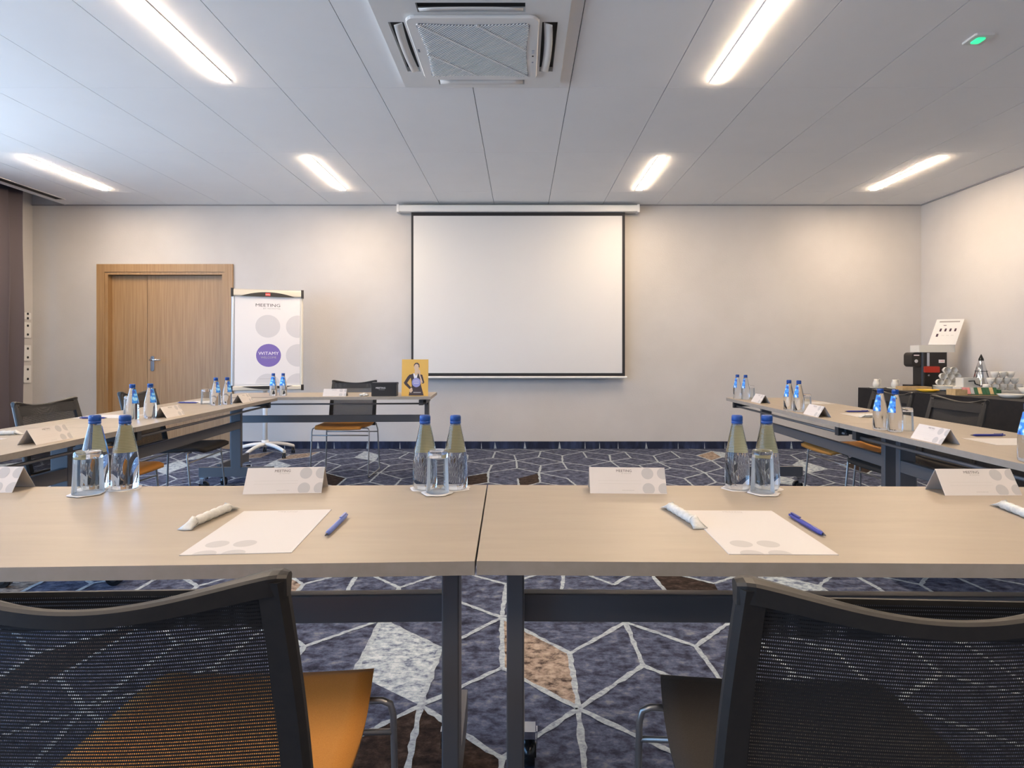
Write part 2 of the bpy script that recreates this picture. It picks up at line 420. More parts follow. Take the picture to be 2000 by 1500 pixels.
# ceiling: boards with open joints over a dark void, and the raised curtain pocket on the left
b = MB()
TW, TL = .623, 1.236; JX0 = .3115; JY0 = 3.846
xs = [PK]+[JX0+TW*k for k in range(-12, 12) if PK+.05 < JX0+TW*k < XR-.03]+[XR]
ysj = [YN]+[JY0+TL*k for k in range(-8, 4) if YN+.05 < JY0+TL*k < YW-.03]+[YW]
gx, gy = .0024, .0011
for i in range(len(xs)-1):
    for j in range(len(ysj)-1):
        b.box((xs[i]+gx, ysj[j]+gy, ZC), (xs[i+1]-gx, ysj[j+1]-gy, ZC+.012), 'ceiling')
b.box((PK, YN, ZC+.012), (XR, YW, ZC+.05), 'joint')
b.box((PK-.02, YN, ZC-.004), (PK, YW, ZC+.24), 'ceiling')
b.box((XL, YN, ZC+.24), (PK-.02, YW, ZC+.28), 'ceiling')
b.box((XL, YN-.2, 3.1), (XR, YW+.2, 3.2), 'ceiling')
struct('ceiling', b)
b = MB(); b.box((-.0+XL, YW-.014, ZC-.012), (XR, YW-.0, ZC-.0005), 'joint_soft')
b.box((XR-.014, YN, ZC-.012), (XR-.0, YW-.014, ZC-.0005), 'joint_soft'); b.v = [v for v in b.v]
struct('trim_1', b)
# skirting
for nm, a_, c_ in (('baseboard_far_left', (XL, YW-.012, 0), (-4.885, YW, .084)), ('baseboard_far', (-3.295, YW-.012, 0), (XR, YW, .084)), ('baseboard_right', (XR-.012, YN, 0), (XR, YW-.012, .084))):
    b = MB(); b.box(a_, c_, 'navy')
    if nm == 'baseboard_far':
        rr = random.Random(3); x = -3.2
        while x < XR-.1:
            wv = rr.choice((.012, .03, .012)); b.add([(x, YW-.0128, .002), (x+wv, YW-.0128, .002), (x+wv*.55, YW-.0128, .084*rr.uniform(.5, .98)), (x+wv*.35, YW-.0128, .08)], [(0, 1, 2, 3)], 'c_line'); x += rr.uniform(.14, .42)
    struct(nm, b)

# door
d = thing('door_1', None, None); del_ = None; d['kind'] = 'structure'; d['label'] = 'oak double door with narrow left leaf and steel handle'
d.location = ((DX0+DX1)/2, YW, 0); hx = (DX1-DX0)/2
b = MB()
for s_ in (-1, 1):
    xo = s_*(hx+.09); xi = s_*hx
    b.box((min(xo, xi), -.022, 0), (max(xo, xi), 0.0, DZ+.09), 'oak')
    xa, xb = s_*hx, s_*(hx-.035); b.box((min(xa, xb), -.012, 0), (max(xa, xb), .10, DZ), 'oak')
b.box((-hx, -.022, DZ), (hx, 0, DZ+.09), 'oak').box((-hx+.035, -.012, DZ-.03), (hx-.035, .10, DZ), 'oak')
b.build('door_frame', d)
xsplit = -4.335-d.location.x
b = MB(); b.box((-hx+.036, .055, .006), (xsplit-.002, .095, DZ-.033), 'oak'); b.build('door_leaf', d)
b = MB(); b.box((xsplit+.002, .055, .006), (hx-.036, .095, DZ-.033), 'oak'); lf = b.build('door_leaf', d)
b = MB(); hz = 1.02; hxx = xsplit+.065
b.rbox((hxx-.022, .045, hz-.13), (hxx+.022, .055, hz+.045), .02, 'chrome', axis='y')
b.cyl((hxx, .047, hz), (hxx, -.005, hz), .010, 'chrome'); b.tube([(hxx, -.003, hz), (hxx+.02, -.008, hz), (hxx+.13, -.008, hz)], .0095, 'chrome')
b.build('door_handle', lf)

# wall sockets on the left wall strip
sk = None
for k, (z, h) in enumerate(((1.52, .10), (1.36, .20), (1.10, .20), (.86, .22))):
    t = thing('wall_socket', ['white thermostat plate topmost in the column of plates beside the curtain', 'white wall socket plate second from top beside the curtain',
              'white wall socket plate third from top beside the curtain', 'lowest white wall plate in the column beside the curtain'][k], 'wall socket', (XL, 6.78, z), 0, 'plates on the left wall')
    b = MB(); b.rbox((0, -.05, -h/2+.012), (.012, .045, h/2-.012), .008, 'white', axis='x'); b.build('plate', t)
    for zz in (-h/4, h/4):
        b = MB(); b.cyl((.011, 0, zz), (.0135, 0, zz), .014, 'dark'); b.build('socket_hole', t)

# ------------------------------------------------------------------ curtain
b = MB(); n = 150; y0, y1 = 4.9, 6.40
rows = []
for zi in range(9):
    z = .02+(ZC+.20-.02)*zi/8; row = []
    for i in range(n+1):
        t = i/n; y = y0+(y1-y0)*t; ph = t*2*PI*8.3
        row.append((-5.39+.058*math.sin(ph+.35*math.sin(ph*.37))*(1.05-.10*zi/8)+.010*math.sin(zi*1.1+i*.11), y+.012*math.sin(ph*2), z))
    rows.append(row)
vs = [p for r_ in rows for p in r_]; fs = [(k*(n+1)+i, k*(n+1)+i+1, (k+1)*(n+1)+i+1, (k+1)*(n+1)+i) for k in range(8) for i in range(n)]
b.add(vs, fs, 'curtain', True); cur = b.build('curtain'); sol = cur.modifiers.new('thick', 'SOLIDIFY'); sol.thickness = .003
tag(cur, 'long plum grey curtain hanging in folds at the left window', 'curtain')

# ------------------------------------------------------------------ ceiling fittings
t = thing('slot_diffuser', 'long narrow dark air slot in the ceiling beside the curtain', 'air vent', (-5.11, 3.4, ZC), 0)
b = MB(); b.box((-.055, -3.2, -.006), (-.042, 3.22, 0), 'lamp_frame').box((.042, -3.2, -.006), (.055, 3.22, 0), 'lamp_frame').box((-.042, 3.20, -.006), (.042, 3.22, 0), 'lamp_frame').box((-.042, -3.2, -.006), (.042, -3.18, 0), 'lamp_frame')
b.build('slot_frame', t); b = MB(); b.box((-.042, -3.18, -.004), (.042, 3.20, 0), 'dark'); b.build('slot', t)

def lamp(x, ya, yb, label):
    t = thing('ceiling_light', label, 'ceiling light', (x, (ya+yb)/2, ZC), 0, 'linear ceiling lights'); h = (yb-ya)/2; w_ = .030
    b = MB(); b.box((-w_-.008, -h-.008, -.005), (-w_, h+.008, 0), 'lamp_frame').box((w_, -h-.008, -.005), (w_+.008, h+.008, 0), 'lamp_frame')
    b.box((-w_, -h-.008, -.005), (w_, -h, 0), 'lamp_frame').box((-w_, h, -.005), (w_, h+.008, 0), 'lamp_frame'); b.build('light_frame', t)
    b = MB(); b.rbox((-w_, -h, -.011), (w_, h, -.0005), .004, 'lamp'); b.build('diffuser', t)
lamp(-1.862, 5.20, 6.22, 'short lit strip light left of centre near the screen wall')
lamp(1.228, 5.20, 6.22, 'short lit strip light right of centre above the projection screen')
lamp(-4.335, 5.20, 6.22, 'lit strip light nearest the curtain at the left')
lamp(3.668, 5.20, 6.22, 'lit strip light nearest the right wall')
lamp(-1.862, 2.68, 3.74, 'large lit strip light left of the air conditioner, running out of the top')
lamp(1.228, 2.68, 3.76, 'large lit strip light right of the air conditioner, running out of the top')
for x, nm in ((-1.862, 'left'), (1.228, 'right')):
    for ya, q in ((.20, 'just behind the photographer'), (-2.27, 'at the near end of the room')):
        lamp(x, ya, ya+1.04, 'strip light %s, %s row, outside the view' % (q, nm))

t = thing('emergency_light', 'small square ceiling fitting glowing green at the upper right', 'emergency light', (2.487, 3.245, ZC), 0)
b = MB(); b.rbox((-.055, -.055, -.012), (.055, .055, 0), .012, 'white', bev=.003); b.build('housing', t)
b = MB(); b.rbox((-.026, -.03, -.017), (.022, .03, -.0115), .012, 'greenlight'); b.build('green_lens', t)

def air_conditioner():
    cx, cy = -.245, 3.292; t = thing('air_conditioner', 'white square cassette air conditioner in the ceiling', 'air conditioner', (cx, cy, ZC), 0)
    hw, hd = .485, .475; b = MB()
    # panel as frame strips so that the four air slots are real openings
    def frame(x0, x1, y0, y1, z0=-.034, z1=0): b.box((x0, y0, z0), (x1, y1, z1), 'acwhite')
    s0, s1 = .352, .432   # slot band
    L = .265
    gz = -.036
    for sx in (-1, 1):
        xa, xb = sorted((sx*s1, sx*hw)); frame(xa, xb, -hd, hd)
        xa, xb = sorted((sx*s0, sx*s1)); frame(xa, xb, -s1, -L); frame(xa, xb, L, s1)
    for sy in (-1, 1):
        ya, yb = sorted((sy*s1, sy*hd)); frame(-s1, s1, ya, yb)
        ya, yb = sorted((sy*s0, sy*s1)); frame(-s0, -L, ya, yb); frame(L, s0, ya, yb)
    frame(-s0, s0, -s0, s0)
    pa = b.build('panel', t); pass
    b = MB()
    for sx in (-1, 1):
        xa, xb = sorted((sx*s0, sx*s1)); b.box((xa, -L, -.006), (xb, L, -.001), 'dark')
        ya, yb = xa, xb; b.box((-L, ya, -.006), (L, yb, -.001), 'dark')
    b.build('air_slot_recess', t)
    for k in range(4):
        b = MB(); secs = []
        for i in range(9):
            yy = -L+.01+(2*L-.02)*i/8; bow = .010*(1-(i/4-1)**2)
            secs.append([(s0+.008+bow, yy, -.034), (s0+.050+bow, yy, -.046), (s0+.052+bow, yy, -.043), (s0+.010+bow, yy, -.030)])
        b.loft(secs, 'acwhite', tf=Matrix.Rotation(k*PI/2, 4, 'Z')); b.build('louver', t)
    # intake grille
    b = MB(); f0, f1 = .298, .338
    b.rbox((-f1, -f1, -.052), (f1, f1, -.034), .05, 'acwhite', bev=.006); b.build('intake_frame', t)
    def reach(a_): return .292-.018*(1-(a_/.29)**2)
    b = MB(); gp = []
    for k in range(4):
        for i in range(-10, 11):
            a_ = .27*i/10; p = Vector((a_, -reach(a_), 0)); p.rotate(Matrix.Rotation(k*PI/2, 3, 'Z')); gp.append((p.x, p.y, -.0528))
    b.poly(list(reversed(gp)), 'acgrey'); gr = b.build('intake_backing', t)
    def inside(x, y): return abs(x) < reach(y) and abs(y) < reach(x) and abs(x) < .285 and abs(y) < .285
    b = MB(); p = .0168
    def diag(c, sgn, w_, z, m):   # bars x + sgn*y = c
        pts = [(u, sgn*(c-u)) for u in [(-.3+.6*i/240) for i in range(241)]]
        run = [q for q in pts if inside(*q)]
        if len(run) < 3: return
        a_, e_ = Vector((*run[0], 0)), Vector((*run[-1], 0)); dd = (e_-a_).normalized(); nn = Vector((-dd.y, dd.x, 0))*w_
        b.add([a_+nn+Vector((0, 0, z)), a_-nn+Vector((0, 0, z)), e_-nn+Vector((0, 0, z)), e_+nn+Vector((0, 0, z)),
               a_+nn+Vector((0, 0, -.0525)), a_-nn+Vector((0, 0, -.0525)), e_-nn+Vector((0, 0, -.0525)), e_+nn+Vector((0, 0, -.0525))],
              [(0, 1, 2, 3), (0, 4, 5, 1), (1, 5, 6, 2), (2, 6, 7, 3), (3, 7, 4, 0)], m)
    c = -.56
    while c < .56: diag(c, 1, .0024, -.0568, 'acwhite'); c += p
    b.build('grille_slats', gr)
    b = MB()
    for c in (-.29, 0.0, .29): diag(c, -1, .0065, -.0578, 'acwhite')
    b.build('grille_ribs', gr)
    b = MB(); b.box((.303, -.02, -.056), (.318, .015, -.052), 'boardblue'); b.build('receiver', t)
    b = MB(); b.box((.305, .04, -.054), (.314, .05, -.052), 'dark'); b.build('indicator', t)
    b = MB(); b.box((.305, .11, -.054), (.314, .118, -.052), 'acgrey'); b.build('indicator', t)
    b = MB(); b.box((-.322, -.03, -.0535), (-.312, .0, -.052), 'acgrey'); b.build('badge', t)
air_conditioner()

# ------------------------------------------------------------------ projection screen
t = thing('projection_screen', 'large white projection screen with black border lowered on the far wall', 'projection screen', (-.035, 6.77, 0), 0)
b = MB(); b.rbox((-1.36, -.045, 2.695), (1.36, .06, 2.772), .012, 'white', axis='x'); b.box((-1.37, -.05, 2.69), (-1.345, .065, 2.777), 'acwhite').box((1.345, -.05, 2.69), (1.37, .065, 2.777), 'acwhite'); b.build('screen_case', t)
b = MB(); b.box((-1.212, -.004, .835), (1.212, .004, 2.695), 'screenborder'); sc_ = b.build('screen_fabric', t)
b = MB(); b.box((-1.187, -.0055, .872), (1.180, -.0038, 2.655), 'screen'); b.build('white_field', sc_)
b = MB(); b.rbox((-1.235, -.014, .812), (1.235, .012, .837), .008, 'white', axis='x'); b.build('bottom_bar', t)

# ------------------------------------------------------------------ tables
TZ = .73; TH = .024
def table(name, label, L, loc, rz, D=.60, poly=None):
    t = thing(name, label, 'table', (loc[0], loc[1], 0), rz, 'grey conference tables set in a U')
    b = MB(); P = poly or [(0, 0), (L, 0), (L, D), (0, D)]
    P3 = [(p[0], p[1]) for p in P]; n = len(P3)
    z0, z1 = TZ-TH, TZ
    vs = [(x, y, z0) for x, y in P3]+[(x, y, z1) for x, y in P3]
    b.add(vs, [(3, 2, 1, 0)], 'edge'); b.add(vs, [(4, 5, 6, 7)], 'top')
    b.add(vs, [(i, (i+1) % n, (i+1) % n+n, i+n) for i in range(n)], 'edge'); b.build('tabletop', t)
    yc = D/2
    for xi in (.062, L-.062):
        b = MB(); b.rbox((xi-.0185, yc-.04, .165), (xi+.0185, yc+.04, .66), .004, 'steel'); b.build('leg_column', t)
        b = MB(); b.box((xi-.0175, yc-.13, .665), (xi+.0175, yc+.24, TZ-TH-.001), 'darksteel').box((xi-.0175, yc-.05, .645), (xi+.0175, yc+.05, .665), 'darksteel'); b.build('top_bracket', t)
        b = MB(); b.rbox((xi-.017, .01, .105), (xi+.017, D-.01, .18), .004, 'steel'); ft = b.build('foot', t)
        for y_ in (.05, D-.05):
            b = MB(); s_ = 1 if xi < L/2 else -1; xo = xi+s_*.030
            b.box((min(xi, xo)-.016, y_-.022, .085), (max(xi, xo)+.016, y_+.022, .1045), 'chrome').box((xo+s_*.018, y_-.012, .055), (xo+s_*.021, y_+.012, .100), 'chrome')
            b.cyl((xo-.014, y_+.010, .037), (xo+.014, y_+.010, .037), .037, 'blackgloss', 20); b.cyl((xo+s_*.0142, y_+.010, .037), (xo+s_*.018, y_+.010, .037), .018, 'black', 16)
            b.build('caster', ft)
    b = MB(); b.rbox((.081, yc+.005, .490), (L-.081, yc+.037, .552), .004, 'steel', axis='x'); b.build('cross_beam', t)
    b = MB(); b.cyl((.04, D-.055, .668), (L-.04, D-.055, .668), .0075, 'steel', 10)
    for xi in (.085, L-.085): b.box((xi-.018, D-.085, .655), (xi+.018, D-.03, .700), 'darksteel')
    b.build('release_rod', t)
    return t
# near row: tops with the corners as set out on the carpet
def near_table(label, pts, xseam, sgn, L, rz):
    ox, oy = (xseam, 1.022) if sgn > 0 else (xseam-L*math.cos(rz), 1.022-L*math.sin(rz))
    inv = (Matrix.Translation((ox, oy, 0)) @ Matrix.Rotation(rz, 4, 'Z')).inverted()
    lp = [tuple((inv @ Vector((p[0], p[1], 0)))[:2]) for p in pts]
    return table('conference_table', label, L, (ox, oy), rz, .60, lp)
# seam front (-.078,1.022), seam back (-.092,1.622)
near_table('long beige table in the foreground left of the seam', [(-1.785, .958), (-.080, 1.023), (-.0935, 1.622), (-1.79, 1.590)], -.083, -1, 1.70, R(1.6))
near_table('long beige table in the foreground right of the seam', [(-.0765, 1.024), (1.565, .998), (1.585, 1.592), (-.090, 1.622)], -.079, 1, 1.65, R(-.9))
# side rows and head table
a = R(3.3); ux = Vector((math.sin(a), -math.cos(a))); uy = Vector((math.cos(a), math.sin(a)))
P = Vector((-1.99, 4.87)); O = P-uy*.6
table('conference_table', 'beige table at the far end of the left row, meeting the head table', 1.97, O, R(-86.7))
O2 = O+ux*1.973
table('conference_table', 'beige table at the left edge, nearer one of the left row', 1.27, O2, R(-86.7))
a = R(1.08); ux = Vector((math.sin(a), math.cos(a))); uy = Vector((-math.cos(a), math.sin(a)))
P = Vector((1.644, 3.085)); O = P-uy*.6
table('conference_table', 'beige table at the far end of the right row', 1.8, O, R(90-1.08))
table('conference_table', 'beige table at the right edge, nearer one of the right row', 1.42, O-ux*1.423, R(90-1.08))
table('conference_table', 'head table in front of the far wall carrying the gold poster', 1.8, (-.79, 5.60), R(183))

# ------------------------------------------------------------------ chairs
def chair_parts():
    out = {}
    # seat shell
    def seat(m):
        b = MB(); nu, nv = 12, 14; top = []; bot = []
        for j in range(nv+1):
            v = j/nv; y = -.225+.46*v; hw = .205+.035*math.sin(PI*min(1, v*1.05))**.8 if v < .999 else .205
            hw = .195+.030*math.sin(PI*(.15+.80*v))
            for i in range(nu+1):
                u = -1+2*i/nu; x = hw*u
                z = .462-.018*math.sin(PI*v)*(1-.4*u*u)+.006*u*u-.016*max(0, (v-.86)/.14)**2
                top.append((x, y, z)); bot.append((x*.985, y, z-.020))
        n = nu+1; vs = top+bot; o = len(top); fs = []
        for j in range(nv):
            for i in range(nu):
                a_ = j*n+i; fs.append((a_, a_+1, a_+n+1, a_+n)); fs.append((o+a_, o+a_+n, o+a_+n+1, o+a_+1))
        per = [i for i in range(nu+1)]+[j*n+nu for j in range(1, nv+1)]+[nv*n+i for i in range(nu-1, -1, -1)]+[j*n for j in range(nv-1, 0, -1)]
        for k in range(len(per)): p, q = per[k], per[(k+1) % len(per)]; fs.append((p, o+p, o+q, q))
        b.add(vs, fs, m, True); return b.mesh('seat')
    out['orange'] = seat('orange'); out['brown'] = seat('brown')
    def yl(z): t = (z-.43)/.415; return -.205-.075*t-.02*t*t+.02*math.sin(PI*min(max(t, 0), 1))*0
    b = MB()
    for s_ in (-1, 1):
        secs = []
        for i in range(11):
            z = .42+.412*i/10; t = i/10; xo = s_*(.220-.008*t+.004*math.sin(PI*t)); wv = .036-.006*t
            y = yl(z); dp = .014
            secs.append([(xo, y-dp*.3, z), (xo-s_*.006, y-dp, z), (xo-s_*wv, y-dp*.8, z), (xo-s_*wv, y+dp*.6, z), (xo-s_*.006, y+dp, z), (xo, y+dp*.3, z)])
        b.loft(secs, 'chair_frame', False)
    secs = []
    for i in range(49):
        u = -1+i/24; x = .213*u; c = max(0, math.cos(PI*u/2))**1.25 if abs(u) < 1 else 0
        q = max(0, (abs(u)-.90)/.10); rd = 1-.45*q*q
        y = yl(.845)-.026*c+.008*(1-c); z = .842-.030*c-.005*q*q; wd = (.0055+.0115*(1-c))*rd; h = .018+.006*(1-c)
        secs.append([(x, y-wd, z-.003), (x, y-wd+.003, z), (x, y, z+.0015), (x, y+wd-.003, z), (x, y+wd, z-.004), (x, y+wd*.6, z-h), (x, y-wd*.8, z-h)])
    b.loft(secs, 'chair_frame', False)
    b.rbox((-.205, yl(.46)-.012, .445), (.205, yl(.46)+.012, .475), .005, 'chair_frame', axis='x')
    out['frame'] = b.mesh('backrest_frame')
    b = MB(); nx, nz = 24, 14
    def layer(front, zb=.466):
        vs = []; 
        for j in range(nz+1):
            t = j/nz
            for i in range(nx+1):
                u = -1+2*i/nx; c = max(0, math.cos(PI*u/2))**1.15 if abs(u) < 1 else 0; x = .193*u
                ztop = .812 if front else .826-.030*c
                z = zb+(ztop-zb)*t
                y = yl(z)+(.011 if front else -.002-.027*c*t**1.3)
                vs.append((x, y, z))
        fs = [(j*(nx+1)+i, j*(nx+1)+i+1, (j+1)*(nx+1)+i+1, (j+1)*(nx+1)+i) for j in range(nz) for i in range(nx)]
        b.add(vs, fs, 'mesh', True)
    layer(False); layer(True, .765)
    b.box((-.194, yl(.81)+.009, .809), (.194, yl(.81)+.0125, .815), 'chair_frame')
    out['back_mesh'] = b.mesh('backrest_mesh')
    for s_ in (-1, 1):
        b = MB(); X = s_*.252
        pts = [(s_*.19, .150, .436), (s_*.232, .150, .436), (s_*.247, .152, .428), (X, .155, .405), (X+s_*.002, .19, .04), (X, .188, .016), (X, .170, .007), (X, -.20, .007), (X, -.222, .016), (X, -.224, .04), (s_*.240, -.212, .38), (s_*.226, -.205, .44)]
        b.tube(pts, .0062, 'rod', 8); out['sled%d' % s_] = b.mesh('sled_leg')
        b = MB()
        for y_ in (.165, -.195): b.sphere((X, y_, .0058), .008, 'black', 8, 6, sc=(1, 1.4, .72))
        out['glide%d' % s_] = b.mesh('glide')
    b = MB(); b.cyl((-.25, .158, .372), (.25, .158, .372), .0055, 'rod', 8); out['bar_f'] = b.mesh('crossbar')
    b = MB(); b.cyl((-.242, -.213, .36), (.242, -.213, .36), .0055, 'rod', 8); out['bar_r'] = b.mesh('crossbar')
    return out
CP = chair_parts()
def chair(label, x, y, rz, colour):
    t = thing('conference_chair', label, 'chair', (x, y, 0), R(rz), 'mesh-back chairs around the tables')
    def part(nm, me, par=t): o = bpy.data.objects.new(nm, me); C.objects.link(o); o.parent = par; return o
    part('seat', CP[colour]); fr = part('backrest_frame', CP['frame']); part('backrest_mesh', CP['back_mesh'], fr)
    for s_ in (-1, 1):
        l_ = part('sled_leg', CP['sled%d' % s_]); part('glide', CP['glide%d' % s_], l_)
    part('crossbar', CP['bar_f']); part('crossbar', CP['bar_r']); return t
chair('black mesh chair with orange seat in the left foreground', -.487, .960, 2.2, 'orange')
chair('black mesh chair with dark brown seat in the right foreground', .462, .935, -3.0, 'brown')
chair('chair with orange seat behind the head table, seen from the front', -1.59, 5.40, 180, 'orange')
chair('chair with orange seat at the left edge beside the curtain', -2.31, 3.265, -91, 'orange')
chair('chair with black seat in front of the oak door', -2.35, 4.13, -86, 'brown')
chair('chair with orange seat at the far end of the right row', 2.23, 4.05, 91, 'orange')
chair('chair with dark seat at the right row in front of the black buffet cloth', 2.215, 3.42, 91, 'brown')

# ------------------------------------------------------------------ flip chart
def flipchart():
    t = thing('flip_chart', 'white flip chart easel with a purple WITAMY circle on its page', 'flip chart', (-2.735, 6.37, 0), R(20))
    Bm = T(.03, -.130, 0, 0, -4)    # board leans back
    zc0 = 1.235; hw = .352; b = MB(); z0, z1 = .735, 1.745
    b.box((-hw+.03, -.008, z0), (hw-.03, .008, z1), 'white', tf=Bm); bd = b.build('board', t)
    for s_ in (-1, 1):
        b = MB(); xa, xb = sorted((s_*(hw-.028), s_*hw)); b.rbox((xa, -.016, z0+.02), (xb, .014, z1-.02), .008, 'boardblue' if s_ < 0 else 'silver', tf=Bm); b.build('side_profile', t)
    b = MB(); b.rbox((-hw+.015, -.034, 1.700), (hw-.015, .016, 1.776), .014, 'silver', axis='x', tf=Bm)
    cb = b.build('clamp_bar', t)
    b = MB(); ln = [(-.27+.54*i/24, 0, 0) for i in range(25)]
    pts = [(x, -.0352, 1.699+.048*(1-(x/.27)**2)) for x, _, _ in ln]; b.poly([(pts[0][0], -.0352, 1.699)]+[(p[0], p[1], p[2]) for p in pts[1:-1]]+[(pts[-1][0], -.0352, 1.699)], 'black', tf=Bm)
    X0 = Bm @ Matrix.Translation((0, -.0358, 1.722)) @ Matrix.Rotation(R(90), 4, 'X')
    b.box((-.024, -.0375, 1.706), (.024, -.0353, 1.738), 'red', tf=Bm); b.text('nobo', .022, 'whiteprint', tf=Bm @ Matrix.Translation((0, -.0380, 1.722)) @ Matrix.Rotation(R(90), 4, 'X'))
    b.build('clamp_emblem', cb)
    for s_ in (-1, 1):
        xa, xb = sorted((s_*(hw-.022), s_*(hw+.006)))
        for za in (1.695, .70):
            b = MB(); b.rbox((xa, -.038, za), (xb, .018, za+.086 if za > 1 else za+.06), .008, 'black', tf=Bm); b.build('corner_cap', t)
    b = MB(); b.rbox((-hw+.022, -.072, .705), (hw-.022, .014, .752), .010, 'silver', axis='x', tf=Bm)
    b.poly([(-.25, -.0728, .750)]+[(-.25+.5*i/20, -.0728, .750-.034*(1-(i/10-1)**2)) for i in range(1, 20)]+[(.25, -.0728, .750)], 'black', tf=Bm)
    b.build('pen_tray', t)
    # page
    pw, p0, p1 = .318, .772, 1.702; b = MB(); b.box((-pw, -.014, p0), (pw, -.0085, p1), 'page', tf=Bm)
    Xp = Bm @ Matrix.Translation((0, -.0144, 0)) @ Matrix.Rotation(R(90), 4, 'X')
    lim = (-pw+.002, pw-.002, p0+.005, p1)
    b.text('MEETING', .046, 'ink', x=0, y=1.608, tf=Xp, sx=1.3); b.text('BY NOVOTEL', .022, 'inksoft', x=.040, y=1.574, tf=Xp, sx=1.3)
    for cx, cy in ((0.0, 1.385), (.30, 1.385), (.30, 1.075), (0.0, .76), (.30, .76)): b.disc(cx, cy, .122, 'pagedot', tf=Xp, lim=lim)
    b.disc(.008, 1.075, .122, 'purple', tf=Xp)
    b.text('WITAMY', .048, 'whiteprint', x=.008, y=1.095, z=.0012, tf=Xp, sx=1.05); b.text('WELCOME', .030, 'dot', x=.008, y=1.052, z=.0012, tf=Xp, sx=1.05)
    b.box((-.08, -.0150, .826), (.05, -.0145, .829), 'inksoft', tf=Bm); b.build('printed_page', t)
    # pole and five-star base
    b = MB(); b.cyl((0, 0, .14), (0, 0, .72), .024, 'white', 18); b.cyl((0, 0, .70), (0, 0, 1.05), .017, 'white', 14); b.cyl((0, 0, .90), (0, -.062, .90), .02, 'black'); b.build('pole', t)
    b = MB(); b.cyl((0, 0, .10), (0, 0, .17), .036, 'white', 20)
    for k in range(5):
        an = R(-102+72*k-20); secs = []
        for i in range(9):
            r_ = .02+.29*i/8; h_ = .135-.055*(i/8)**2; wv = .028-.010*i/8
            c_ = Vector((math.cos(an)*r_, math.sin(an)*r_, h_)); n_ = Vector((-math.sin(an), math.cos(an), 0))*wv
            secs.append([c_+n_, c_+Vector((0, 0, .014)), c_-n_, c_-n_*.8-Vector((0, 0, .022)), c_+n_*.8-Vector((0, 0, .022))])
        b.loft(secs, 'white')
    st = b.build('star_base', t)
    for k in range(5):
        an = R(-102+72*k-20); x, y = math.cos(an)*.30, math.sin(an)*.30; b = MB()
        b.cyl((x-.018, y, .029), (x-.003, y, .029), .028, 'black', 14); b.cyl((x+.003, y, .029), (x+.018, y, .029), .028, 'black', 14); b.cyl((x, y, .029), (x, y, .062), .008, 'black'); b.build('caster', st)
flipchart()

# ------------------------------------------------------------------ table-top things
def bottle_proto(label, loc, rz):
    t = thing('water_bottle', label, 'bottle', loc, rz, 'water bottles on the tables')
    prof = [(.0001, .004), (.014, .003), (.026, .0005), (.0300, .003), (.0315, .010), (.0316, .060), (.0310, .078), (.0290, .095), (.0245, .118), (.0190, .144), (.0148, .163), (.0128, .174), (.0126, .180), (.0001, .180)]
    b = MB(); b.lathe(prof, 'water', 40); b.build('glass_body', t)
    b = MB(); b.lathe([(.0128, .1712), (.0143, .172), (.0143, .1770), (.0137, .1775), (.0137, .1785), (.0143, .179), (.0142, .190), (.0125, .1935), (.0001, .1938)], 'cap', 24); b.build('cap', t)
    # label on the +Y side
    b = MB(); pf = [(.0298, .089), (.0271, .107), (.0229, .127), (.0186, .148), (.0153, .164)]
    b.lathe([(r_+.0004, z) for r_, z in pf], 'lab_b', 22, a0=28, a1=152); b.lathe([(r_+.0009, z) for r_, z in pf], 'lab_f', 22, a0=28, a1=152); b.build('label', t)
    return t
proto = None
def bottle(x, y, face, label, z=TZ):
    global proto
    if proto is None: proto = bottle_proto(label, (x, y, z), R(face)); return proto
    return dup(proto, (x, y, z), R(face), label)
gprotos = {}
def glass(x, y, label, wide=False, z=TZ, g='upturned tumblers on the tables'):
    if wide in gprotos: return dup_single(gprotos[wide], (x, y, z), label)
    k = 1.22 if wide else 1.0; h = .108
    b = MB(); b.lathe([(.0268*k, 0), (.0284*k, .0006), (.0290*k, .002), (.0268*k, .05), (.0260*k, .0895)], 'thinglass', 36)
    b.lathe([(.0268*k, 0), (.0262*k, .002), (.0246*k, .05), (.0236*k, .0880)], 'thinglass', 36)
    b.lathe([(.0001, .0905), (.020*k, .0905), (.0245*k, .0885), (.0260*k, .0895), (.0260*k, h-.012), (.0250*k, h-.004), (.0220*k, h), (.0001, h)], 'glass', 36)
    o = b.build('tumbler', None, (x, y, z)); tag(o, label, 'glass', g); gprotos[wide] = o; return o
def dup_single(o, loc, label, rz=0.0):
    c = o.copy(); C.objects.link(c); c.location = loc; c.rotation_euler = (0, 0, rz); c['label'] = label; return c
cproto = None
def coaster(x, y, label, z=TZ, rz=0.0, s=1.0):
    global cproto
    if cproto is None:
        b = MB(); n = 48; ring = []
        for k in range(n):
            a_ = 2*PI*k/n; r_ = .0385+.0022*math.cos(6*a_)+.001*math.sin(11*a_); ring.append((r_*math.cos(a_), r_*math.sin(a_), .0007+.0010*max(0, math.sin(3*a_))))
        inner = [(.030*math.cos(2*PI*k/n), .030*math.sin(2*PI*k/n), .0006) for k in range(n)]
        b.add(ring+inner+[(p[0], p[1], 0) for p in ring], [(k, (k+1) % n, (k+1) % n+n, k+n) for k in range(n)]+[tuple(range(n, 2*n))]+[(k+2*n, (k+1) % n+2*n, (k+1) % n, k) for k in range(n)], 'napkin', True)
        o = b.build('paper_coaster', None, (x, y, z), rz); tag(o, label, 'coaster', 'white paper coasters'); cproto = o; return o
    return dup_single(cproto, (x, y, z), label, rz)
tproto = None
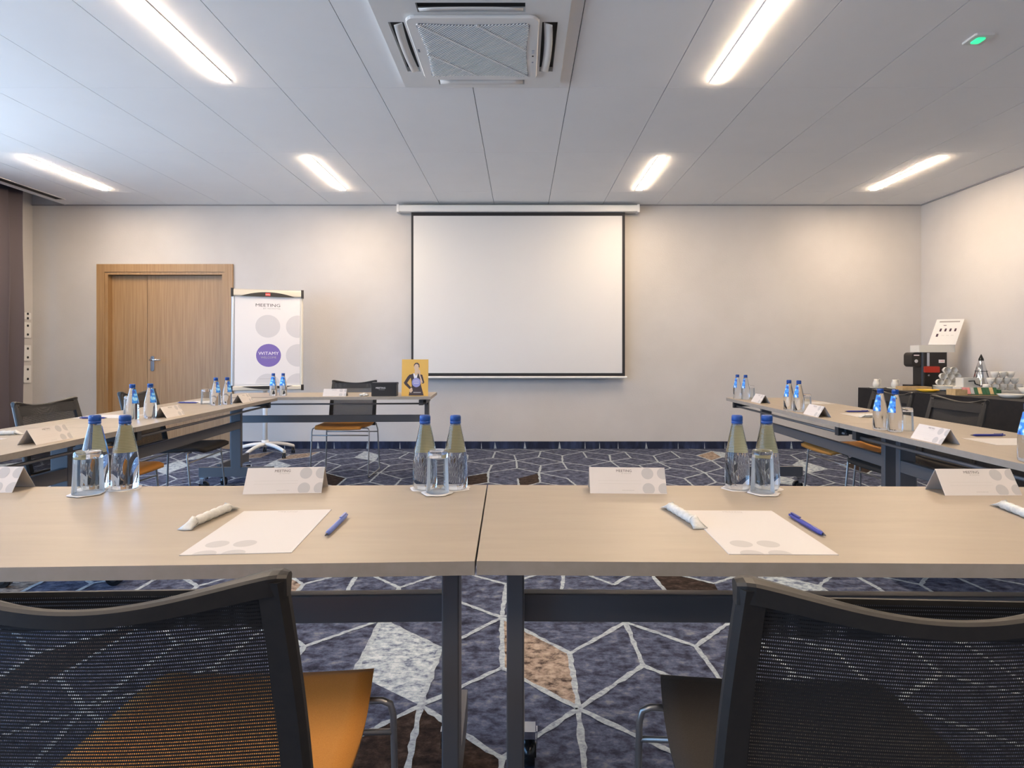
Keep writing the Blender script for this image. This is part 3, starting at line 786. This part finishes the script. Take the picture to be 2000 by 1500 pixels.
def tent(x, y, rz, label):
    global tproto
    if tproto is not None: return dup_single(tproto, (x, y, TZ), label, R(rz))
    b = MB(); W, D2, H = .0975, .037, .060; th = .0006
    for s_ in (-1, 1):
        vs = [(-W, s_*D2, 0), (W, s_*D2, 0), (W, 0, H), (-W, 0, H)]; vi = [(-W, s_*(D2-th*2), 0), (W, s_*(D2-th*2), 0), (W, 0, H-th*2), (-W, 0, H-th*2)]
        b.add(vs+vi, [(0, 1, 2, 3), (7, 6, 5, 4), (0, 4, 5, 1), (1, 5, 6, 2), (0, 3, 7, 4)], 'card')
    an = math.atan2(H, D2); Ls = math.hypot(H, D2)
    for k in (0, 1):
        X = Matrix.Rotation(PI*k, 4, 'Z') @ Matrix.Translation((0, -D2, 0)) @ Matrix.Rotation(an, 4, 'X') @ Matrix.Translation((0, 0, .0004))
        b.text('MEETING', .0098, 'ink', x=-.008, y=Ls-.0100, tf=X, sx=1.0); b.text('BY NOVOTEL', .0042, 'inksoft', x=-.002, y=Ls-.0170, tf=X)
        lim = (-W, W, .0015, Ls-.001)
        for cx, cy in ((.052, .054), (.052, .013), (.092, .054), (.092, .013)): b.disc(cx, cy, .0155, 'dot', tf=X, lim=lim, n=24)
        b.add([(-.075, .026, 0), (.034, .026, 0), (.034, .0264, 0), (-.075, .0264, 0)], [(0, 1, 2, 3)], 'line', tf=X)
        b.add([(-.075, .034, 0), (.034, .034, 0), (.034, .0344, 0), (-.075, .0344, 0)], [(0, 1, 2, 3)], 'line', tf=X)
        b.text('www.novotel.com', .0042, 'inksoft', x=.0, y=.0090, tf=X)
    o = b.build('name_card', None, (x, y, TZ), R(rz)); tproto = o; return tag(o, label, 'name card', 'blank folded name cards')
pproto = None
def sheet(x, y, rz, label):
    global pproto
    if pproto is not None: return dup_single(pproto, (x, y, TZ), label, R(rz))
    b = MB(); W, L = .0965, .148; b.box((-W, -L, 0), (W, L, .0012), 'paper'); X = Matrix.Translation((0, 0, .0015))
    b.text('MEETING', .0105, 'inksoft', x=.004, y=L-.013, tf=X); b.text('BY NOVOTEL', .0045, 'inksoft', x=.012, y=L-.021, tf=X)
    lim = (-W, W, -L, L)
    for cx, cy in ((-.055, -.091), (-.005, -.091), (-.055, -.147), (-.005, -.147)): b.disc(cx, cy, .0205, 'dot', tf=X, lim=lim, n=28)
    o = b.build('note_paper', None, (x, y, TZ), R(rz)); pproto = o; return tag(o, label, 'paper', 'printed note sheets')
penp = {}
def pen(x0, y0, x1, y1, label, light=False, z=TZ):
    # cap end at 0, tip at 1
    L = .145; rz = math.atan2(y1-y0, x1-x0); loc = ((x0+x1)/2, (y0+y1)/2, z)
    if light in penp: return dup(penp[light], loc, rz, label)
    m = 'penlight' if light else 'pen'; t = thing('ballpoint_pen', label, 'pen', loc, rz, 'blue ballpoint pens')
    b = MB(); h = L/2; zc = .0052; b.tube([(-h+.004, 0, zc), (-h+.008, 0, zc), (-.02, 0, zc), (h-.022, 0, zc), (h-.010, 0, zc)], [.0036, .0046, .0050, .0050, .0028], m, 12); b.build('barrel', t)
    b = MB(); b.cyl((h-.010, 0, zc), (h, 0, zc), .0026, 'pentip', 10, r2=.0006); b.build('tip', t)
    b = MB(); b.cyl((-h-.006, 0, zc), (-h+.004, 0, zc), .0028, m, 10); b.build('push_button', t)
    b = MB(); b.box((-h+.004, -.0022, zc+.0062), (-h+.042, .0022, zc+.0078), m).box((-h+.004, -.0022, zc+.004), (-h+.007, .0022, zc+.0062), m); b.build('clip', t)
    penp[light] = t; return t
wproto = None
def stick(x0, y0, x1, y1, label):
    global wproto
    rz = math.atan2(y1-y0, x1-x0); loc = ((x0+x1)/2, (y0+y1)/2, TZ)
    if wproto is not None: return dup(wproto, loc, rz, label)
    t = thing('wrapped_sweets', label, 'sweets', loc, rz, 'white wrapped rolls of sweets')
    b = MB(); secs = []; rr = random.Random(5)
    for i in range(25):
        u = -.058+.116*i/24; r_ = .0098*(1+.10*math.cos(i*PI/2.4)); 
        secs.append([(u, r_*math.cos(2*PI*k/14)*(1+rr.uniform(-.03, .03)), .0100+r_*.98*math.sin(2*PI*k/14)) for k in range(14)])
    b.loft(secs, 'wrap'); b.build('roll', t)
    for s_ in (-1, 1):
        b = MB(); secs = []
        for i in range(6):
            u = s_*(.056+.029*i/5); wv = .010+.006*i/5; hh = .009*(1-i/5)+.0012; zz = .010*(1-i/5)+.0022
            secs.append([(u, wv, zz), (u, wv*.4, zz+hh), (u, -wv*.4, zz+hh*.8), (u, -wv, zz), (u, 0, max(.0003, zz-hh))])
        b.loft(secs, 'wrap'); b.build('twisted_end', t)
    wproto = t; return t

# foreground
tent(-1.404, 1.567, 0, 'name card cut off by the left picture edge on the foreground table')
tent(-.612, 1.556, 5, 'name card between the two left bottle pairs on the foreground table')
tent(.275, 1.556, -2.5, 'name card just right of the table seam on the foreground table')
tent(1.163, 1.537, .5, 'name card at the right of the foreground table with its open end towards the bottles')
for (xa, xb, xg, nm, wide) in ((-1.128, -1.048, -1.102, 'left', True), (-.2545, -.174, -.214, 'middle', False), (.571, .650, .618, 'right', False)):
    yb = 1.578
    for n_, x in (('left', xa), ('right', xb)):
        coaster(x, yb, 'white paper coaster under the %s bottle of the %s pair on the foreground table' % (n_, nm), rz=x*9)
        bottle(x, yb, {'left': -20, 'right': 14}[n_] if nm == 'left' else (-12 if n_ == 'left' else 10), '%s water bottle of the %s pair on the foreground table' % (n_, nm), TZ+.0007)
    yg = 1.518 if wide else 1.528
    coaster(xg, yg-.006, 'white paper coaster under the upturned glass of the %s group in the foreground' % nm, TZ+.0016, xg*5)
    glass(xg, yg, 'upturned glass in front of the %s bottle pair on the foreground table' % nm, wide, TZ+.0024)
sheet(-.518, 1.206, 4.4, 'note sheet in front of the left foreground chair'); sheet(.467, 1.203, -1, 'note sheet in front of the right foreground chair')
pen(-.3805, 1.300, -.3785, 1.146, 'light blue pen to the right of the left foreground note sheet', True)
pen(.5855, 1.300, .5875, 1.146, 'dark blue pen to the right of the right foreground note sheet')
stick(-.677, 1.199, -.658, 1.369, 'wrapped roll of sweets left of the left foreground note sheet')
stick(.3337, 1.379, .364, 1.206, 'wrapped roll of sweets touching the right foreground note sheet')
stick(1.112, 1.397, 1.083, 1.225, 'wrapped roll of sweets at the right picture edge on the foreground table')
# left row
tent(-1.935, 2.43, 91, 'nearest name card on the left row'); tent(-2.01, 3.41, 92.5, 'middle name card on the left row'); tent(-2.065, 4.43, 93, 'farthest name card on the left row')
for x, y, l in ((-2.115, 3.245, 'left bottle of the nearer pair on the left row'), (-2.052, 3.30, 'right bottle of the nearer pair on the left row'),
                (-2.125, 4.15, 'left bottle of the farther pair on the left row'), (-2.078, 4.215, 'right bottle of the farther pair on the left row')): bottle(x, y, -88, l)
glass(-2.33, 3.555, 'upturned glass beside the nearer bottle pair on the left row', True); glass(-2.245, 4.25, 'upturned glass beside the farther bottle pair on the left row', True)
sheet(-2.35, 3.40, -86, 'note sheet behind the nearer bottle pair on the left row'); sheet(-2.37, 4.435, -86, 'note sheet at the far end of the left row'); sheet(-2.31, 2.41, -88, 'note sheet at the left picture edge on the left row')
pen(-2.425, 3.285, -2.28, 3.285, 'dark blue pen at the nearer sheet of the left row'); pen(-2.48, 4.318, -2.335, 4.318, 'dark blue pen at the farther sheet of the left row')
stick(-2.37, 2.60, -2.20, 2.635, 'wrapped roll of sweets at the left picture edge on the left row')
# head table
bottle(-2.115, 5.09, 178, 'left bottle of the pair on the head table in front of the flip chart'); bottle(-2.035, 5.10, 178, 'right bottle of the pair on the head table in front of the flip chart')
tent(-1.585, 5.09, 2, 'name card on the head table in front of the chair')
t = thing('black_box', 'black box lettered MEETING on the head table', 'box', (-1.162, 5.085, TZ), R(2))
b = MB(); b.rbox((-.105, -.045, 0), (.105, .045, .100), .003, 'black', axis='y'); bx_ = b.build('box_body', t)
b = MB(); b.rbox((-.108, -.048, .096), (.108, .048, .116), .004, 'black', axis='y'); X = T(-.015, -.0486, .074, 0, 90)
b.build('lid', t)
b = MB(); b.text('MEETING', .020, 'whiteprint', x=-.012, y=-.004, z=-.003, tf=X); b.text('BY NOVOTEL', .008, 'dot', x=-.002, y=-.019, z=-.003, tf=X); b.build('lettering', bx_)
b = MB()
for k, (dx, dy, r_) in enumerate(((-.03, 0, .014), (-.008, .01, .018), (.016, -.004, .013), (.0, -.02, .010))): b.sphere((dx, dy, r_*.8), r_, 'wrap', 10, 6, sc=(1.3, 1, .8))
tag(b.build('crumpled_wrapper', None, (-1.325, 5.06, TZ), 0), 'small crumpled white wrapper beside the black box', 'wrapper')
t = thing('poster_stand', 'gold poster of a person in a dark suit standing on the head table', 'poster', (-.905, 5.075, TZ), R(1))
b = MB(); Xc = T(0, 0, 0, 0, -4); b.box((-.112, -.004, .0), (.112, .004, .312), 'gold', tf=Xc)
Xf = Xc @ Matrix.Translation((0, -.0044, 0)) @ Matrix.Rotation(R(90), 4, 'X')
cd = b.build('poster_card', t)
def pp(l, m, z=0.0): b.poly([(x/100, y/100, z) for x, y in l], m, tf=Xf)
b = MB()
pp([(-5.2, .4), (7.6, .4), (6.2, 5.5), (5.2, 9), (4.4, 14), (5.0, 18.0), (2.2, 19.4), (-1.6, 19.2), (-4.4, 18.0), (-3.0, 13), (-2.6, 8.5), (-4.4, 4.5)], 'suit')
pp([(-4.2, 18.6), (-6.2, 16.6), (-9.4, 11.4), (-8.6, 9.8), (-4.4, 5.8), (-3.0, 7.2), (-6.6, 11.2), (-3.4, 16.0)], 'suit', .0002)
pp([(4.6, 18.4), (6.2, 18.0), (8.0, 11.6), (7.0, 10.4), (5.6, 11.0), (4.2, 15.6)], 'suit', .0002)
pp([(-1.6, 19.2), (2.4, 19.2), (1.6, 15.4), (.4, 14.2), (-.8, 15.4)], 'whiteprint', .0004)
pp([(5.6, 11.2), (6.8, 11.4), (4.6, 17.5), (4.4, 21.5), (3.0, 23.2), (2.4, 21.2), (3.6, 17.4)], 'skin', .0006)
pp([(-4.4, 5.8), (-3.0, 7.2), (-2.2, 6.6), (-1.8, 4.4), (-3.4, 2.6), (-4.6, 3.8)], 'skin', .0006)
b.disc(.012, .248, .021, 'skin', tf=Xf, z=.0006, ry=.030)
pp([(-.2, 22.6), (2.4, 22.6), (2.4, 18.8), (.8, 17.0), (-.4, 18.8)], 'skin', .0005)
pp([(-1.1, 24.6), (-1.0, 26.8), (.2, 28.2), (2.2, 28.4), (3.6, 27.0), (3.9, 24.2), (3.2, 24.4), (2.8, 26.6), (1.2, 27.4), (-.2, 26.6)], 'suit', .0009)
b.disc(.012, .115, .037, 'lilac', tf=Xf, z=.0008, ry=.040)
for k, wv in enumerate((.020, .026, .022)): b.box((.012-wv, -.0060, .132-.014*k), (.012+wv, -.0054, .135-.014*k), 'whiteprint', tf=Xc)
b.box((-.012, -.0056, .026), (.052, -.0050, .034), 'inksoft', tf=Xc)
b.build('printed_figure', cd)
b = MB(); b.add([(-.03, .006, .0), (.03, .006, .0), (.03, .085, .0), (-.03, .085, .0), (-.02, .010, .20), (.02, .010, .20), (.02, .014, .20), (-.02, .014, .20)], [(3, 2, 1, 0), (4, 5, 6, 7), (0, 1, 5, 4), (1, 2, 6, 5), (2, 3, 7, 6), (3, 0, 4, 7)], 'card'); b.build('strut', t)
# right row
tent(1.765, 4.40, -92, 'farthest name card on the right row'); tent(1.715, 3.46, -92, 'middle name card on the right row'); tent(1.69, 2.44, -92, 'nearest name card on the right row')
for x, y, l in ((1.725, 4.76, 'left bottle of the farthest pair on the right row'), (1.762, 4.685, 'right bottle of the farthest pair on the right row'),
                (1.688, 3.76, 'left bottle of the middle pair on the right row'), (1.715, 3.685, 'right bottle of the middle pair on the right row'),
                (1.692, 2.81, 'left bottle of the nearest pair on the right row'), (1.715, 2.735, 'right bottle of the nearest pair on the right row'),
                (1.682, 1.975, 'water bottle cut off by the right picture edge')): bottle(x, y, 90, l)
glass(1.822, 4.73, 'upturned glass beside the farthest bottle pair on the right row'); glass(1.79, 3.74, 'upturned glass beside the middle bottle pair on the right row'); glass(1.79, 2.77, 'upturned glass beside the nearest bottle pair on the right row')
sheet(2.10, 4.36, 89, 'note sheet at the far end of the right row'); sheet(2.05, 3.475, 89, 'note sheet in the middle of the right row'); sheet(2.005, 2.42, 89, 'note sheet nearest the camera on the right row')
pen(2.13, 3.66, 1.985, 3.66, 'dark blue pen behind the middle sheet of the right row'); pen(2.09, 2.583, 1.945, 2.583, 'dark blue pen behind the nearest sheet of the right row')
stick(1.90, 3.352, 2.07, 3.362, 'wrapped roll of sweets at the middle sheet of the right row')

# ------------------------------------------------------------------ buffet
BZ = .73
def fx(y): return 3.61+.073*(6.36-y)
b = MB(); P = [(fx(3.3), 3.3), (4.50, 3.3), (4.50, 6.38), (fx(6.38), 6.38)]
b.poly([(x, y, BZ) for x, y in P], 'cloth')
path = []
n = 110
for k in range(n+1):
    t_ = k/n; y = 6.38-(6.38-3.3)*t_; path.append((fx(y), y, t_))
vs = []; rws = 7
for r_ in range(rws):
    q = r_/(rws-1)
    for x, y, t_ in path: vs.append((x-.004-(.012+.016*math.sin(t_*2*PI*13)+.008*math.sin(t_*47))*q, y+.01*q*math.sin(t_*60), BZ-.724*q if r_ else BZ))
b.add(vs, [(r_*(n+1)+k, r_*(n+1)+k+1, (r_+1)*(n+1)+k+1, (r_+1)*(n+1)+k) for r_ in range(rws-1) for k in range(n)], 'cloth', True)
for (p, q) in ((P[2], P[3]), (P[0], P[1])):
    vs = []; 
    for r_ in range(4):
        for k in range(31):
            u = k/30; s_ = 1 if p[1] > 5 else -1; qq = r_/3
            vs.append((p[0]+(q[0]-p[0])*u, p[1]+s_*(.01+.012*math.sin(u*30))*qq, BZ-.724*qq))
    b.add(vs, [(r_*31+k, r_*31+k+1, (r_+1)*31+k+1, (r_+1)*31+k) for r_ in range(3) for k in range(30)], 'cloth', True)
b.add([(4.50, 3.3, BZ), (4.50, 6.38, BZ), (4.50, 6.38, .006), (4.50, 3.3, .006)], [(0, 1, 2, 3)], 'cloth')
tag(b.build('buffet_table'), 'buffet table under a black floor-length cloth by the right wall', 'table')

def jug(x, y, label, first=[None]):
    if first[0] is not None: return dup(first[0], (x, y, BZ+.0), 0, label)
    t = thing('milk_jug', label, 'jug', (x, y, BZ), 0, 'milk jugs on the buffet')
    b = MB(); b.lathe([(.0001, .012), (.022, .012), (.034, .030), (.033, .055), (.022, .080), (.024, .095), (.021, .094), (.019, .080), (.030, .055), (.030, .032), (.0001, .018)], 'china', 24); b.build('jug_body', t)
    b = MB(); b.tube([(.020, 0, .088), (.035, 0, .098), (.048, 0, .085), (.044, 0, .055), (.032, 0, .040)], .0045, 'china', 8); b.build('handle', t)
    b = MB(); b.lathe([(.0001, .0), (.045, .0), (.072, .008), (.070, .011), (.042, .006), (.026, .0118), (.0001, .0118)], 'china', 28); b.build('saucer', t)
    first[0] = t; return t
jug(3.715, 6.24, 'white milk jug nearest the corner of the buffet'); jug(3.838, 6.13, 'white milk jug next to the wooden tray on the buffet')
t = thing('coffee_machine', 'black coffee machine with red front panel on the buffet', 'coffee machine', (4.10, 6.19, BZ), 0)
b = MB(); b.rbox((-.01, -.11, .0), (.255, .06, .375), .03, 'black'); b.build('machine_body', t)
b = MB(); b.rbox((-.105, -.09, .225), (-.0105, .04, .375), .035, 'black', axis='y'); hd_ = b.build('brew_head', t)
b = MB(); b.box((-.085, -.0925, .340), (-.03, -.0905, .350), 'whiteprint').cyl((-.063, -.095, .285), (-.063, -.0905, .285), .018, 'chrome'); b.build('control_dial', hd_)
b = MB(); b.rbox((.0, -.135, .170), (.150, -.1105, .232), .008, 'redm', axis='y'); b.build('red_panel', t)
b = MB(); b.cyl((.05, -.120, .140), (.05, -.1105, .140), .010, 'chrome'); b.build('knob', t)
b = MB(); b.box((.155, -.113, .268), (.215, -.1105, .300), 'whiteprint'); b.text('CAFE', .018, 'red', x=.185, y=.284, z=.1135, tf=Matrix.Rotation(R(90), 4, 'X')); b.build('badge', t)
b = MB(); b.rbox((.035, -.116, .235), (.058, -.1105, .37), .004, 'boardblue', axis='y'); b.build('steel_strip', t)
b = MB(); b.rbox((-.120, -.09, .0), (-.0105, .05, .042), .02, 'black'); b.build('drip_tray', t)
b = MB(); b.rbox((-.187, -.10, 0), (.187, .04, .072), .008, 'china'); tag(b.build('white_carton', None, (4.245, 6.19, BZ+.3755)), 'long white carton lying on top of the coffee machine', 'box')
t = thing('menu_board', 'white tilted drinks menu standing on the white carton', 'menu', (4.20, 6.16, BZ+.448), R(-24))
Xm = T(0, 0, 0, 0, -20); b = MB(); b.box((-.0, -.004, .004), (.235, .006, .285), 'white', tf=Xm @ Matrix(((1, 0, .34, 0), (0, 1, 0, 0), (0, 0, 1, 0), (0, 0, 0, 1)))); 
Xq = Xm @ Matrix(((1, 0, .34, 0), (0, 1, 0, 0), (0, 0, 1, 0), (0, 0, 0, 1)))
mb_ = b.build('menu_panel', t); b = MB()
b.box((.030, -.0046, .250), (.205, -.0042, .266), 'inksoft', tf=Xq)
for k in range(4): b.box((.055+.042*k, -.0046, .150), (.072+.042*k, -.0042, .182), 'navycard', tf=Xq)
b.box((.040, -.0046, .092), (.058, -.0042, .124), 'navycard', tf=Xq); b.box((.075, -.0046, .214), (.10, -.0042, .220), 'ink', tf=Xq)
for k in range(3): b.box((.085+.04*k, -.0046, .105), (.11+.04*k, -.0042, .108), 'line', tf=Xq)
b.build('menu_print', mb_)
def round_thing(name, label, cat, prof, loc, m, group=None, seg=32):
    b = MB(); b.lathe(prof, m, seg); return tag(b.build(name, None, loc), label, cat, group)
# cup pyramid on saucer stack
plate = [(.0001, 0), (.10, 0), (.150, .016), (.147, .020), (.10, .006), (.0001, .006)]
c0 = Vector((4.20, 5.85, BZ))
b = MB()
for k in range(3): b.lathe([(r_*.93, z+.014*k) for r_, z in plate], 'china', 32)
pass
plates = []
for k in range(3):
    b = MB(); b.lathe([(r_*.93, z) for r_, z in plate], 'china', 32)
    if k == 0: p0 = b.build('plate', None, (c0.x, c0.y, BZ)); tag(p0, 'lowest white plate under the pyramid of cups', 'plate', 'plates under the cup pyramid')
    else: dup_single(p0, (c0.x, c0.y, BZ+.0145*k), ['', 'middle white plate under the pyramid of cups', 'top white plate carrying the pyramid of cups'][k])
cupm = None
def cup(loc, rot, label, group):
    global cupm
    if cupm is None:
        b = MB(); b.lathe([(.0001, 0), (.016, 0), (.018, .006), (.028, .022), (.033, .055), (.031, .055), (.026, .024), (.0001, .008)], 'china', 22)
        b.tube([(.030, 0, .045), (.044, 0, .045), (.049, 0, .032), (.040, 0, .020), (.028, 0, .020)], .003, 'china', 6)
        cupm = b.mesh('cup')
    o = bpy.data.objects.new('cup', cupm); C.objects.link(o); o.location = loc; o.rotation_euler = rot; return tag(o, label, 'cup', group)
zr = BZ+.031+.0185+.033
pos = {4: ('leftmost', 'second from left', 'second from right', 'rightmost'), 3: ('left', 'middle', 'right'), 2: ('left', 'right'), 5: ('leftmost', 'second', 'middle', 'fourth', 'rightmost')}
for r_, (n_, zz) in enumerate(((4, 0), (3, .0585), (2, .117))):
    for k in range(n_):
        x = c0.x-.105+.0672*k+.0336*r_
        cup((x, c0.y+.03, zr+zz), (R(90), 0, R(0)), '%s cup lying on its side in the %s row of the pyramid' % (pos[n_][k], ('bottom', 'middle', 'top')[r_]), 'cups in the pyramid')
t = thing('sugar_dish', 'white oblong dish with dark tongs between cup pyramid and steel cone', 'dish', (4.19, 5.60, BZ), 0)
b = MB(); b.rbox((-.10, -.05, 0), (.085, .06, .05), .01, 'china').rbox((-.075, -.045, .05), (.085, .055, .135), .008, 'china'); b.build('dish_body', t)
b = MB(); b.tube([(-.03, -.055, .105), (.02, -.058, .11), (.03, -.056, .08), (.09, -.06, .06)], .005, 'black', 6); b.build('tongs', t)
t = thing('steel_cone', 'tall polished steel cone with dark tip and wire frame on the buffet', 'dispenser', (4.395, 5.70, BZ), 0)
b = MB(); b.lathe([(.0001, 0), (.072, 0), (.074, .012), (.068, .05), (.064, .12), (.044, .21), (.020, .300), (.0001, .305)], 'chrome', 32); b.build('cone_body', t)
b = MB(); b.lathe([(.022, .294), (.021, .310), (.004, .352), (.0001, .357)], 'blackgloss', 20); b.build('tip', t)
b = MB()
for k in range(4):
    an = R(20+90*k); b.tube([(.018*math.cos(an), .018*math.sin(an), .285), (.094*math.cos(an), .094*math.sin(an), .05), (.096*math.cos(an), .096*math.sin(an), .004)], .0022, 'darksteel', 6)
b.tube([(.052*math.cos(2*PI*k/24), .052*math.sin(2*PI*k/24), .195) for k in range(25)], .0022, 'darksteel', 6); b.build('wire_frame', t)
# right hand cup heap
p2 = (4.25, 5.12, BZ)
for k, (x, y, s_, l) in enumerate(((4.0, 4.87, .72, 'low white plate at the front of the right cup heap'), (4.30, 4.98, .9, 'wide white dish in front of the right cup heap'))):
    b = MB(); h = .030 if k == 0 else .075
    b.lathe([(.0001, 0), (.09*s_, 0), (.135*s_, h), (.130*s_, h), (.085*s_, .006), (.0001, .006)], 'china', 32); tag(b.build('dish', None, (x, y, BZ)), l, 'dish')
b = MB(); b.rbox((-.185, -.05, 0), (.185, .05, .03), .03, 'china', bev=.004); tag(b.build('serving_tray', None, (4.325, 5.375, BZ)), 'oblong white tray under the right cup heap', 'tray')
rr = random.Random(2)
for lv, (n_, x0, z) in enumerate(((5, 4.19, .031), (4, 4.226, .0875), (3, 4.262, .144))):
    for k in range(n_):
        cup((x0+.0725*k, 5.37+.002*k, BZ+z+.0005), (0, 0, R(rr.choice((-90, -75, -105, 80)))), '%s cup standing in the %s layer of the right cup heap' % (pos[n_][k], ('bottom', 'middle', 'top')[lv]), 'cups in the right heap')
t = thing('wooden_tray', 'pale wooden tray in front of the coffee machine', 'tray', (3.90, 5.93, BZ), R(-2))
b = MB(); b.rbox((-.14, -.06, 0), (.14, .06, .008), .01, 'wood'); b.build('tray_base', t)
b = MB(); b.box((-.14, -.06, .008), (.14, -.052, .036), 'wood').box((-.14, .052, .008), (.14, .06, .036), 'wood').box((-.14, -.052, .008), (-.132, .052, .036), 'wood').box((.132, -.052, .008), (.14, .052, .036), 'wood'); b.build('tray_rim', t)
b = MB(); b.lathe([(.0001, 0), (.05, 0), (.098, .022), (.094, .024), (.045, .006), (.0001, .006)], 'yellow', 28); tag(b.build('yellow_dish', None, (3.83, 5.62, BZ)), 'shallow yellow dish in front of the cup pyramid', 'dish')
t = thing('tea_box', 'open wooden box of pink and green tea sachets at the front of the buffet', 'box', (3.935, 5.19, BZ), R(-3))
b = MB(); b.box((-.19, -.06, 0), (.19, .06, .006), 'wood').box((-.19, .052, .006), (.19, .06, .05), 'wood').box((-.19, -.06, .006), (-.182, .052, .05), 'wood').box((-.182, -.06, .006), (-.09, -.052, .05), 'wood').box((.182, -.06, .006), (.19, .052, .05), 'teagreen').box((-.09, -.06, .006), (.182, -.052, .012), 'teagreen'); b.build('box_body', t)
for k in range(9):
    b = MB(); m = ['pink', 'pink', 'silverfoil', 'teagreen', 'wood', 'teagreen', 'teagreen', 'wood', 'teagreen'][k]
    x = -.10+.032*k; b.add([(x-.014, -.050, .007), (x+.016, -.050, .007), (x+.034, .0, .066), (x+.004, .0, .066), (x-.014, -.044, .007), (x+.016, -.044, .007), (x+.034, .006, .066), (x+.004, .006, .066)],
        [(0, 1, 2, 3), (7, 6, 5, 4), (0, 4, 5, 1), (1, 5, 6, 2), (2, 6, 7, 3), (3, 7, 4, 0)], m); b.build('tea_sachet', t)
